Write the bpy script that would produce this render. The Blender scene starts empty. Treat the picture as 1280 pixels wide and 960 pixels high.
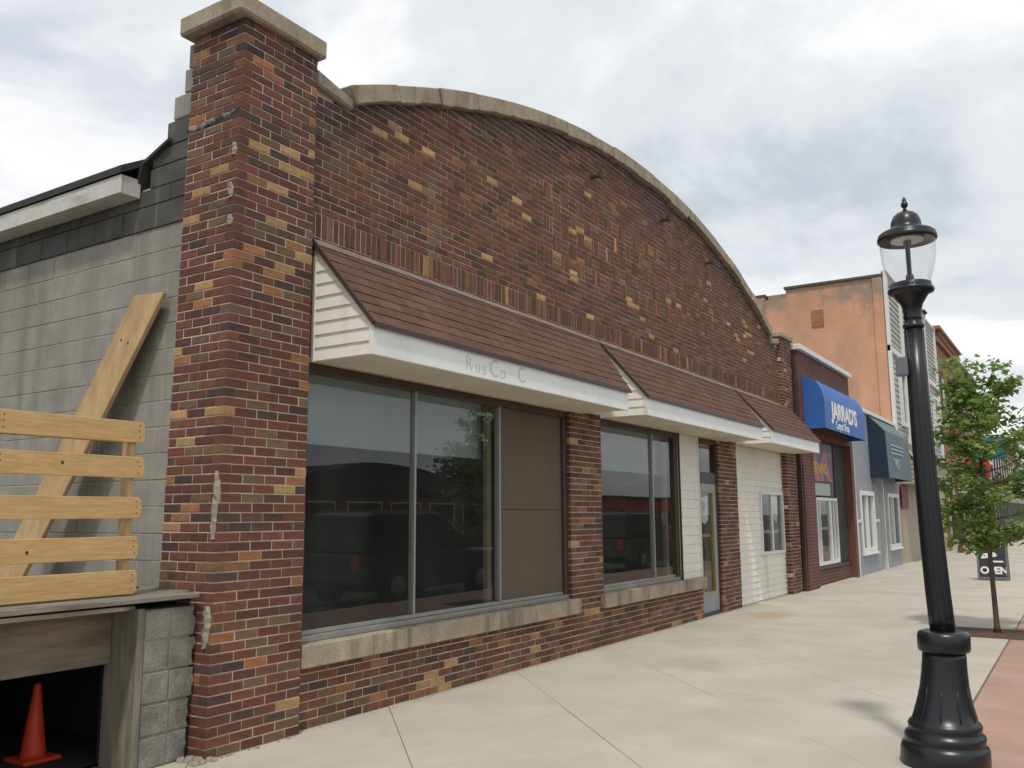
import bpy, bmesh, math, random
from mathutils import Vector, Matrix
random.seed(7)
rad = math.radians
S = bpy.context.scene
C = S.collection

# ------------------------------------------------------------------ camera
cam = bpy.data.objects.new('camera', bpy.data.cameras.new('camera'))
C.objects.link(cam)
RIGHT = Vector((0.53894, -0.84232, -0.00602)); UP = Vector((-0.12060, -0.08423, 0.98912)); BACK = Vector((-0.83366, -0.53235, -0.14698))
M = Matrix((RIGHT, UP, BACK)).transposed().to_4x4(); M.translation = (0, 0, 1.6)
cam.matrix_world = M
cam.data.sensor_width = 36; cam.data.lens = 36*1106/1280
cam.data.clip_start = .05; cam.data.clip_end = 3000
S.camera = cam

# ------------------------------------------------------------------ sky and sun
SUN = Vector((-1.40, -0.72, 3.05)).normalized()
W = bpy.data.worlds.new('World'); S.world = W; W.use_nodes = True
nt = W.node_tree; N = nt.nodes; L = nt.links
for n in list(N): N.remove(n)
out = N.new('ShaderNodeOutputWorld'); bg = N.new('ShaderNodeBackground'); bg.inputs[1].default_value = .1
sky = N.new('ShaderNodeTexSky'); sky.sky_type = 'NISHITA'; sky.sun_disc = False
sky.sun_elevation = math.asin(SUN.z); sky.sun_rotation = math.atan2(SUN.x, SUN.y)
tc = N.new('ShaderNodeTexCoord'); sep = N.new('ShaderNodeSeparateXYZ'); L.new(tc.outputs['Generated'], sep.inputs[0])
def wm(op, a, b):
    m = N.new('ShaderNodeMath'); m.operation = op
    for i, v in ((0, a), (1, b)):
        if isinstance(v, (int, float)): m.inputs[i].default_value = v
        else: L.new(v, m.inputs[i])
    return m.outputs[0]
zz = wm('ADD', wm('MAXIMUM', sep.outputs[2], 0.0), .22)
cmb = N.new('ShaderNodeCombineXYZ')
L.new(wm('DIVIDE', sep.outputs[0], zz), cmb.inputs[0]); L.new(wm('DIVIDE', sep.outputs[1], zz), cmb.inputs[1])
cmb.inputs[2].default_value = 3.7
def wnoise(scale, det, rough, dist=0):
    n = N.new('ShaderNodeTexNoise'); n.inputs['Scale'].default_value = scale; n.inputs['Detail'].default_value = det
    n.inputs['Roughness'].default_value = rough; n.inputs['Distortion'].default_value = dist
    L.new(cmb.outputs[0], n.inputs['Vector']); return n.outputs[0]
def wramp(fac, stops):
    r = N.new('ShaderNodeValToRGB'); r.color_ramp.interpolation = 'EASE'
    e = r.color_ramp.elements
    while len(e) < len(stops): e.new(.5)
    for i, (p, c) in enumerate(stops): e[i].position = p; e[i].color = (*c, 1)
    L.new(fac, r.inputs[0]); return r.outputs[0]
cover = wramp(wnoise(1.5, 7, .55, .3), [(.30, (.55,)*3), (.48, (1, 1, 1))])
tone = wramp(wnoise(1.05, 8, .56, .4), [(.36, (4.3, 4.8, 5.25)), (.46, (6.0, 6.3, 6.6)), (.56, (7.7, 7.75, 7.8))])
mx = N.new('ShaderNodeMix'); mx.data_type = 'RGBA'
L.new(cover, mx.inputs[0]); L.new(sky.outputs[0], mx.inputs[6]); L.new(tone, mx.inputs[7])
L.new(mx.outputs[2], bg.inputs[0]); L.new(bg.outputs[0], out.inputs[0])
sl = bpy.data.lights.new('sun', 'SUN'); sl.energy = 1.5; sl.angle = rad(4); sl.color = (1, .95, .86)
so = bpy.data.objects.new('sun', sl); C.objects.link(so); so.rotation_euler = SUN.to_track_quat('Z', 'Y').to_euler(); so.location = (0, 0, 40)
S.view_settings.view_transform = 'Standard'; S.view_settings.look = 'None'; S.view_settings.exposure = .38; S.view_settings.gamma = 1
S.cycles.max_bounces = 8; S.cycles.transparent_max_bounces = 16

# ------------------------------------------------------------------ materials
def mat(name, col, rough=.8, metal=0, var=.25, scale=6, bump=.0, bscale=40, col2=None, streak=None, spec=.35, fine=0, stretch=None, src=None):
    """procedural principled: colour broken up by two noises, optional second colour, vertical streaks, fine bump"""
    m = bpy.data.materials.new(name); m.use_nodes = True
    t = m.node_tree; n = t.nodes; l = t.links
    b = n['Principled BSDF']; b.inputs['Roughness'].default_value = rough; b.inputs['Metallic'].default_value = metal
    b.inputs['Specular IOR Level'].default_value = spec
    co = n.new('ShaderNodeTexCoord'); vec = co.outputs['Object']
    if stretch:
        mp = n.new('ShaderNodeMapping'); mp.inputs['Scale'].default_value = stretch; l.new(vec, mp.inputs[0]); vec = mp.outputs[0]
    def noise(s, d=6, r=.6):
        q = n.new('ShaderNodeTexNoise'); q.inputs['Scale'].default_value = s; q.inputs['Detail'].default_value = d; q.inputs['Roughness'].default_value = r
        l.new(vec, q.inputs['Vector']); return q.outputs[0]
    def ramp(f, a, bb, c0, c1):
        r = n.new('ShaderNodeValToRGB'); r.color_ramp.elements[0].position = a; r.color_ramp.elements[1].position = bb
        r.color_ramp.elements[0].color = c0; r.color_ramp.elements[1].color = c1; l.new(f, r.inputs[0]); return r.outputs[0]
    def mix(mode, f, a, bb):
        x = n.new('ShaderNodeMix'); x.data_type = 'RGBA'; x.blend_type = mode
        for i, v in ((0, f), (6, a), (7, bb)):
            if hasattr(v, 'links'): l.new(v, x.inputs[i])
            elif i == 0: x.inputs[0].default_value = v
            else: x.inputs[i].default_value = (*v, 1) if len(v) == 3 else v
        return x.outputs[2]
    if src == 'attr':
        a = n.new('ShaderNodeAttribute'); a.attribute_name = 'bcol'; base = a.outputs['Color']
    elif src == 'object':
        a = n.new('ShaderNodeObjectInfo'); base = a.outputs['Color']
    else:
        base = (*col, 1)
    if col2: base = mix('MIX', ramp(noise(scale*.6, 5), .42, .62, (0, 0, 0, 1), (1, 1, 1, 1)), base, col2)
    g = ramp(noise(scale), .25, .75, (1-var,)*3+(1,), (1+var,)*3+(1,))
    base = mix('MULTIPLY', 1, base, g)
    if fine: base = mix('MULTIPLY', 1, base, ramp(noise(bscale*1.3, 3), .3, .7, (1-fine,)*3+(1,), (1+fine,)*3+(1,)))
    if streak:   # (colour, stretch, low, high) : stains that run down the surface
        mp = n.new('ShaderNodeMapping'); mp.inputs['Scale'].default_value = streak[1]; l.new(co.outputs['Object'], mp.inputs[0])
        q = n.new('ShaderNodeTexNoise'); q.inputs['Scale'].default_value = 1; q.inputs['Detail'].default_value = 6; l.new(mp.outputs[0], q.inputs['Vector'])
        base = mix('MIX', ramp(q.outputs[0], streak[2], streak[3], (0, 0, 0, 1), (.75, .75, .75, 1)), base, streak[0])
    l.new(base, b.inputs['Base Color'])
    if bump:
        bp = n.new('ShaderNodeBump'); bp.inputs['Strength'].default_value = bump; bp.inputs['Distance'].default_value = .01
        l.new(noise(bscale, 5), bp.inputs['Height']); l.new(bp.outputs[0], b.inputs['Normal'])
    return m

def brick_tex_mat(name, c1, c2, mortar, scale=1.0, axis='x'):
    """distant brickwork: courses in the material"""
    m = mat(name, c1, .85, var=.2, scale=1.5); t = m.node_tree; n = t.nodes; l = t.links
    b = n['Principled BSDF']; co = n.new('ShaderNodeTexCoord'); sp = n.new('ShaderNodeSeparateXYZ'); l.new(co.outputs['Object'], sp.inputs[0])
    cb = n.new('ShaderNodeCombineXYZ'); ad = n.new('ShaderNodeMath'); ad.operation = 'ADD'
    l.new(sp.outputs[0], ad.inputs[0]); l.new(sp.outputs[1], ad.inputs[1]); l.new(ad.outputs[0], cb.inputs[0]); l.new(sp.outputs[2], cb.inputs[1])
    br = n.new('ShaderNodeTexBrick'); l.new(cb.outputs[0], br.inputs['Vector'])
    br.inputs['Color1'].default_value = (*c1, 1); br.inputs['Color2'].default_value = (*c2, 1); br.inputs['Mortar'].default_value = (*mortar, 1)
    br.inputs['Scale'].default_value = scale; br.inputs['Brick Width'].default_value = .21; br.inputs['Row Height'].default_value = .07; br.inputs['Mortar Size'].default_value = .006
    old = b.inputs['Base Color'].links[0].from_node
    x = n.new('ShaderNodeMix'); x.data_type = 'RGBA'; x.blend_type = 'MULTIPLY'; x.inputs[0].default_value = 1
    l.new(br.outputs[0], x.inputs[6])
    q = n.new('ShaderNodeTexNoise'); q.inputs['Scale'].default_value = .8; q.inputs['Detail'].default_value = 6; l.new(co.outputs['Object'], q.inputs['Vector'])
    r = n.new('ShaderNodeValToRGB'); r.color_ramp.elements[0].color = (.7, .7, .7, 1); r.color_ramp.elements[1].color = (1.2, 1.2, 1.2, 1); l.new(q.outputs[0], r.inputs[0])
    l.new(r.outputs[0], x.inputs[7]); l.new(x.outputs[2], b.inputs['Base Color'])
    return m

def glass_mat(name, tint=(.82, .88, .87), ior=1.72, dust_lift=.03):
    m = bpy.data.materials.new(name); m.use_nodes = True; t = m.node_tree; n = t.nodes; l = t.links
    for q in list(n): n.remove(q)
    o = n.new('ShaderNodeOutputMaterial'); mx = n.new('ShaderNodeMixShader'); tr = n.new('ShaderNodeBsdfTransparent'); gl = n.new('ShaderNodeBsdfGlossy')
    fr = n.new('ShaderNodeFresnel'); gl.inputs['Roughness'].default_value = .004
    ge = n.new('ShaderNodeNewGeometry'); io = n.new('ShaderNodeMix'); io.inputs[2].default_value = ior; io.inputs[3].default_value = 1/ior   # thin sheet: same from both sides
    l.new(ge.outputs['Backfacing'], io.inputs[0]); l.new(io.outputs[0], fr.inputs[0])
    tr.inputs[0].default_value = (*tint, 1)
    l.new(fr.outputs[0], mx.inputs[0]); df = n.new('ShaderNodeBsdfDiffuse'); df.inputs[0].default_value = (.55, .55, .52, 1); dm_ = n.new('ShaderNodeMixShader')
    dq = n.new('ShaderNodeTexNoise'); dq.inputs['Scale'].default_value = 2.2; dq.inputs['Detail'].default_value = 7
    dr_ = n.new('ShaderNodeMapRange'); dr_.inputs[1].default_value = .3; dr_.inputs[2].default_value = .75; dr_.inputs[3].default_value = dust_lift*.6; dr_.inputs[4].default_value = dust_lift*1.6  # dust film; its pale diffuse is also painted haze that lifts dark panes
    l.new(dq.outputs[0], dr_.inputs[0]); l.new(dr_.outputs[0], dm_.inputs[0]); l.new(tr.outputs[0], dm_.inputs[1]); l.new(df.outputs[0], dm_.inputs[2])
    l.new(dm_.outputs[0], mx.inputs[1]); l.new(gl.outputs[0], mx.inputs[2]); l.new(mx.outputs[0], o.inputs[0])
    # slow waviness of old plate glass
    co = n.new('ShaderNodeTexCoord'); q = n.new('ShaderNodeTexNoise'); q.inputs['Scale'].default_value = .7; l.new(co.outputs['Object'], q.inputs['Vector'])
    bp = n.new('ShaderNodeBump'); bp.inputs['Strength'].default_value = .05; bp.inputs['Distance'].default_value = .05; l.new(q.outputs[0], bp.inputs['Height']); l.new(bp.outputs[0], gl.inputs['Normal'])
    return m

K = {}
K['brick'] = mat('brick_joined', (.2, .1, .1), .78, src='attr', var=.28, scale=14, bump=.5, bscale=90, fine=.18)
K['brick1'] = mat('brick_single', (.2, .1, .1), .78, src='object', var=.28, scale=14, bump=.5, bscale=90, fine=.18)
K['mortar'] = mat('mortar', (.55, .455, .37), .95, var=.25, scale=5, bump=.6, bscale=60)
K['mortar_dark'] = mat('mortar_aged', (.50, .38, .285), .95, var=.35, scale=2.5, bump=.6, bscale=60)
K['patch'] = mat('patch_mortar', (.31, .27, .22), .95, var=.3, scale=20, bump=.9, bscale=40)
K['stone'] = mat('limestone', (.36, .30, .222), .9, var=.3, scale=4, bump=.5, bscale=30, fine=.12, streak=((.13, .11, .09), (7, 7, .9), .52, .72))
K['block'] = mat('concrete_block', (.30, .285, .25), .95, var=.22, scale=3.5, bump=.6, bscale=80, fine=.12, streak=((.19, .18, .155), (4, 4, .35), .48, .68))
K['blockdark'] = mat('tarred_block', (.085, .082, .078), .9, var=.35, scale=4, bump=.6, bscale=70, streak=((.16, .155, .14), (5, 5, .8), .56, .7))
K['blockpier'] = mat('pier_block', (.25, .24, .215), .95, var=.4, scale=6, bump=.8, bscale=45, fine=.15, col2=(.17, .165, .15))
K['bmortar'] = mat('block_mortar', (.37, .35, .31), .95, var=.2, scale=5, bump=.5, bscale=60)
K['white'] = mat('white_vinyl', (.78, .76, .69), .72, var=.06, scale=2, streak=((.50, .47, .40), (3, 3, .5), .58, .8))
K['fascia'] = mat('white_metal_fascia', (.80, .81, .79), .42, var=.04, scale=1.5, streak=((.68, .68, .65), (3, 3, 1.2), .58, .85))
K['soffit'] = mat('soffit_board', (.66, .60, .49), .75, var=.1, scale=2)
K['ghost'] = mat('ghost_letter', (.56, .56, .545), .6, var=.25, scale=30)
K['shingle'] = mat('brown_shingle', (.155, .074, .055), .92, var=.25, scale=7, bump=.8, bscale=160, fine=.3, src='attr')
K['brownmetal'] = mat('brown_metal', (.060, .042, .034), .45, var=.15, scale=4)
K['flash'] = mat('flashing', (.22, .165, .15), .5, var=.3, scale=6)
K['alu'] = mat('aluminium', (.36, .36, .345), .45, metal=.6, var=.12, scale=8)
K['brownboard'] = mat('brown_panel', (.115, .085, .060), .6, var=.1, scale=2.5, bump=.08, bscale=20, streak=((.09, .066, .048), (3, 3, .6), .5, .75))
K['glass'] = glass_mat('plate_glass')
K['glassl'] = glass_mat('lamp_glass', (.95, .95, .95), 1.45, dust_lift=.02)
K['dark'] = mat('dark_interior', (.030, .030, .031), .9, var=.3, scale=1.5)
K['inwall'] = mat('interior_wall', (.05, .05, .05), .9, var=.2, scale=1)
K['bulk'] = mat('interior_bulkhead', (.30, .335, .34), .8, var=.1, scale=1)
K['tan'] = mat('tan_wood', (.20, .155, .10), .7, var=.2, scale=5)
K['conc'] = mat('pavement_concrete', (.475, .44, .37), .9, var=.12, scale=1.1, bump=.3, bscale=120, fine=.10, streak=((.385, .35, .29), (.9, .9, .9), .52, .74))
def rust(m, x, y, rx, ry, col):
    t = m.node_tree; n = t.nodes; l = t.links; b = n['Principled BSDF']; src = b.inputs['Base Color'].links[0].from_socket
    co = n.new('ShaderNodeTexCoord'); mp = n.new('ShaderNodeMapping'); mp.inputs['Location'].default_value = (-x/rx, -y/ry, 0); mp.inputs['Scale'].default_value = (1/rx, 1/ry, 0); l.new(co.outputs['Object'], mp.inputs[0])
    ln_ = n.new('ShaderNodeVectorMath'); ln_.operation = 'LENGTH'; l.new(mp.outputs[0], ln_.inputs[0])
    q = n.new('ShaderNodeTexNoise'); q.inputs['Scale'].default_value = 2.5; q.inputs['Detail'].default_value = 6; l.new(co.outputs['Object'], q.inputs['Vector'])
    ad = n.new('ShaderNodeMath'); ad.operation = 'SUBTRACT'; l.new(q.outputs[0], ad.inputs[0]); l.new(ln_.outputs['Value'], ad.inputs[1])
    r = n.new('ShaderNodeMapRange'); r.inputs[1].default_value = -.35; r.inputs[2].default_value = .25; r.inputs[4].default_value = .75; l.new(ad.outputs[0], r.inputs[0])
    x_ = n.new('ShaderNodeMix'); x_.data_type = 'RGBA'; l.new(r.outputs[0], x_.inputs[0]); l.new(src, x_.inputs[6]); x_.inputs[7].default_value = (*col, 1); l.new(x_.outputs[2], b.inputs['Base Color'])
def gum(m):
    t = m.node_tree; n = t.nodes; l = t.links; b = n['Principled BSDF']; src = b.inputs['Base Color'].links[0].from_socket
    co = n.new('ShaderNodeTexCoord'); v = n.new('ShaderNodeTexVoronoi'); v.inputs['Scale'].default_value = 2.6; l.new(co.outputs['Object'], v.inputs['Vector'])
    q = n.new('ShaderNodeTexNoise'); q.inputs['Scale'].default_value = 30; l.new(co.outputs['Object'], q.inputs['Vector'])
    ma = n.new('ShaderNodeMath'); ma.operation = 'MULTIPLY_ADD'; l.new(q.outputs[0], ma.inputs[0]); ma.inputs[1].default_value = .05; l.new(v.outputs['Distance'], ma.inputs[2])
    r = n.new('ShaderNodeMapRange'); r.inputs[1].default_value = .065; r.inputs[2].default_value = .085; r.inputs[3].default_value = .34; r.inputs[4].default_value = 0; l.new(ma.outputs[0], r.inputs[0])
    x_ = n.new('ShaderNodeMix'); x_.data_type = 'RGBA'; l.new(r.outputs[0], x_.inputs[0]); l.new(src, x_.inputs[6]); x_.inputs[7].default_value = (.22, .20, .175, 1)
    # broad water stains
    w = n.new('ShaderNodeTexNoise'); w.inputs['Scale'].default_value = .55; w.inputs['Detail'].default_value = 9; w.inputs['Roughness'].default_value = .7; w.inputs['Distortion'].default_value = .8; l.new(co.outputs['Object'], w.inputs['Vector'])
    r2 = n.new('ShaderNodeMapRange'); r2.inputs[1].default_value = .50; r2.inputs[2].default_value = .72; r2.inputs[4].default_value = .38; l.new(w.outputs[0], r2.inputs[0])
    y_ = n.new('ShaderNodeMix'); y_.data_type = 'RGBA'; l.new(r2.outputs[0], y_.inputs[0]); l.new(x_.outputs[2], y_.inputs[6]); y_.inputs[7].default_value = (.36, .325, .265, 1)
    l.new(y_.outputs[2], b.inputs['Base Color'])
gum(K['conc'])
rust(K['conc'], 14.4, 4.4, 1.0, .6, (.42, .30, .19))
K['joint'] = mat('joint', (.20, .185, .16), .95, var=.2)
K['redpave'] = mat('red_paving', (.40, .255, .20), .9, var=.14, scale=1.6, bump=.3, bscale=100, fine=.08, streak=((.44, .33, .275), (1.2, 1.2, 1), .5, .75))
K['asphalt'] = mat('asphalt', (.06, .06, .06), .9, var=.2, scale=2, bump=.5, bscale=90)
K['earth'] = mat('earth', (.10, .085, .06), .95, var=.4, scale=3, col2=(.07, .09, .04))
K['soil'] = mat('pit_soil', (.11, .065, .05), .95, var=.4, scale=9, bump=1, bscale=50)
K['pine'] = mat('pine', (.55, .36, .165), .75, var=.16, scale=5, stretch=(1.4, 14, 14), bump=.15, bscale=12, col2=(.50, .31, .13))
K['knot'] = mat('knot', (.10, .055, .03), .8, var=.3, scale=30)
K['pine2'] = mat('pine_board', (.46, .31, .16), .8, var=.18, scale=4, bump=.2, bscale=20, col2=(.40, .26, .13), stretch=(3, 3, 1))
K['oldwood'] = mat('weathered_wood', (.24, .215, .175), .9, var=.3, scale=3, stretch=(1, 9, 9), bump=.5, bscale=12, col2=(.16, .14, .115))
K['jamb'] = mat('weathered_jamb', (.22, .195, .155), .9, var=.3, scale=3, stretch=(9, 9, 1), bump=.5, bscale=12, col2=(.16, .14, .11))
K['lintel'] = mat('old_beam', (.215, .175, .125), .9, var=.35, scale=2.5, stretch=(1, 7, 7), bump=.5, bscale=10, col2=(.15, .125, .09))
K['orangecone'] = mat('cone_plastic', (.62, .06, .02), .5, var=.12, scale=10)
K['black'] = mat('black_lamp_paint', (.010, .011, .014), .32, var=.2, scale=10, spec=.5, bump=.04, bscale=30)
K['chrome'] = mat('lamp_reflector', (.75, .75, .73), .3, var=.1)
K['tar'] = mat('tar', (.03, .029, .028), .7, var=.5, scale=25, col2=(.30, .29, .27), bump=.8, bscale=50)
K['roof'] = mat('roof_felt', (.05, .048, .045), .9, var=.3, scale=3)
K['whiteboard'] = mat('peeling_white_paint', (.58, .57, .53), .8, var=.15, scale=5, streak=((.27, .25, .21), (2, 2, 9), .55, .68), bump=.4, bscale=30)
K['doorgrey'] = mat('door_paint', (.31, .34, .36), .5, var=.12, scale=5)
K['brass'] = mat('brass_trim', (.45, .34, .16), .45, metal=.4, var=.15)
K['paper'] = mat('paper', (.70, .70, .72), .8, var=.1)
K['blue'] = mat('blue_canvas', (.035, .13, .42), .55, var=.1, scale=4, bump=.1, bscale=60)
K['lettering'] = mat('white_lettering', (.80, .80, .78), .6, var=.05)
K['navy'] = mat('navy_canvas', (.018, .032, .055), .6, var=.15, scale=4)
K['navyfront'] = mat('lit_navy_canvas', (.10, .155, .17), .6, var=.15, scale=4)  # lighter copy of the navy: light on the front put into the colour
K['greytext'] = mat('faded_lettering', (.33, .39, .41), .6, var=.1)
K['greypaint'] = mat('grey_stucco', (.30, .33, .36), .85, var=.08, scale=2, bump=.3, bscale=60)
K['trimwhite'] = mat('white_trim', (.72, .72, .70), .5, var=.06, scale=3)
K['curtain'] = mat('curtain', (.45, .50, .46), .8, var=.15, scale=3, stretch=(12, 12, 1))
K['jbrick'] = brick_tex_mat('red_brown_brick', (.145, .050, .038), (.115, .042, .036), (.20, .15, .12))
K['orange'] = mat('orange_painted_brick', (.62, .335, .205), .9, var=.18, scale=.9, bump=.5, bscale=25, streak=((.40, .26, .18), (.9, .9, .5), .52, .72))
K['orangetop'] = mat('worn_orange_brick', (.36, .245, .17), .9, var=.3, scale=1.4, bump=.6, bscale=25, col2=(.25, .20, .15))
def wear(m, z0, z1, col):
    # paint lost towards the parapet in ragged patches
    t = m.node_tree; n = t.nodes; l = t.links; b = n['Principled BSDF']; src = b.inputs['Base Color'].links[0].from_socket
    co = n.new('ShaderNodeTexCoord'); sp = n.new('ShaderNodeSeparateXYZ'); l.new(co.outputs['Object'], sp.inputs[0])
    q = n.new('ShaderNodeTexNoise'); q.inputs['Scale'].default_value = 1.1; q.inputs['Detail'].default_value = 8; q.inputs['Roughness'].default_value = .65; l.new(co.outputs['Object'], q.inputs['Vector'])
    mr = n.new('ShaderNodeMapRange'); mr.inputs[1].default_value = z0; mr.inputs[2].default_value = z1; mr.inputs[3].default_value = -.28; mr.inputs[4].default_value = .22; l.new(sp.outputs[2], mr.inputs[0])
    ad = n.new('ShaderNodeMath'); l.new(q.outputs[0], ad.inputs[0]); l.new(mr.outputs[0], ad.inputs[1])
    r = n.new('ShaderNodeMapRange'); r.inputs[1].default_value = .46; r.inputs[2].default_value = .60; l.new(ad.outputs[0], r.inputs[0])
    x = n.new('ShaderNodeMix'); x.data_type = 'RGBA'; l.new(r.outputs[0], x.inputs[0]); l.new(src, x.inputs[6]); x.inputs[7].default_value = (*col, 1); l.new(x.outputs[2], b.inputs['Base Color'])
wear(K['orange'], 7.0, 10.2, (.34, .25, .18))
K['obrick'] = brick_tex_mat('orange_brick', (.36, .165, .085), (.30, .13, .07), (.28, .18, .12))
K['rbrick'] = brick_tex_mat('pink_brick', (.34, .15, .12), (.30, .12, .10), (.30, .2, .17))
K['greysiding'] = mat('grey_siding', (.40, .39, .36), .6, var=.06, scale=2)
K['beige'] = mat('beige_siding', (.40, .35, .27), .7, var=.08, scale=2)
K['mansard'] = mat('mansard_shingle', (.17, .17, .135), .9, var=.25, scale=5, bump=.6, bscale=60)
K['darktrim'] = mat('dark_coping', (.10, .09, .08), .8, var=.3)
K['brownpost'] = mat('brown_paint', (.16, .07, .045), .6, var=.15)
K['pale'] = mat('pale_plaster', (.42, .39, .34), .85, var=.12)
K['bark'] = mat('bark', (.13, .095, .075), .9, var=.35, scale=18, stretch=(1, 1, .25), bump=.8, bscale=25)
K['signred'] = mat('red_sign', (.45, .045, .03), .5, var=.1)
K['signgreen'] = mat('teal_sign', (.03, .16, .15), .5, var=.1)
K['plum'] = mat('plum_sign', (.16, .05, .08), .6, var=.3, scale=3)
K['slate'] = mat('chalkboard', (.045, .045, .055), .7, var=.3, scale=6)
K['greyplastic'] = mat('grey_plastic', (.16, .16, .18), .6, var=.1)
K['carpaint'] = mat('car_paint', (.012, .013, .016), .15, var=.05, spec=.6)
K['rubber'] = mat('rubber', (.015, .015, .015), .85, var=.2)
K['redwall'] = mat('red_wall', (.42, .05, .035), .7, var=.1)
K['lens'] = mat('lamp_lens', (.6, .6, .6), .2, var=.05)
def leafmat(name, a, b):
    m = mat(name, a, .55, var=.35, scale=2.2, col2=b, spec=.3); n = m.node_tree.nodes; l = m.node_tree.links
    p = n['Principled BSDF']; o = n['Material Output']; tr = n.new('ShaderNodeBsdfTranslucent'); mx = n.new('ShaderNodeMixShader'); mx.inputs[0].default_value = .42
    l.new(p.inputs['Base Color'].links[0].from_socket, tr.inputs[0]); l.new(p.outputs[0], mx.inputs[1]); l.new(tr.outputs[0], mx.inputs[2]); l.new(mx.outputs[0], o.inputs[0])
    return m
K['leaf'] = leafmat('maple_leaf', (.22, .33, .085), (.29, .38, .12))
K['leafdark'] = leafmat('far_leaf', (.05, .09, .03), (.035, .07, .025))
def banner_mat():
    m = mat('banner_print', (.2, .1, .3), .5, var=.2, scale=4); t = m.node_tree; n = t.nodes; l = t.links
    co = n.new('ShaderNodeTexCoord'); q = n.new('ShaderNodeTexNoise'); q.inputs['Scale'].default_value = 2.3; q.inputs['Detail'].default_value = 2; l.new(co.outputs['Object'], q.inputs['Vector'])
    r = n.new('ShaderNodeValToRGB'); e = r.color_ramp.elements; e.new(.5); e.new(.6)
    for i, (p, c) in enumerate([(.35, (.05, .06, .13)), (.46, (.16, .07, .20)), (.55, (.45, .16, .05)), (.68, (.22, .10, .26))]): e[i].position = p; e[i].color = (*c, 1)
    l.new(q.outputs[0], r.inputs[0]); l.new(r.outputs[0], n['Principled BSDF'].inputs['Base Color']); return m
K['banner'] = banner_mat()
K['yellow'] = mat('yellow_lettering', (.75, .45, .05), .6, var=.1)

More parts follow.
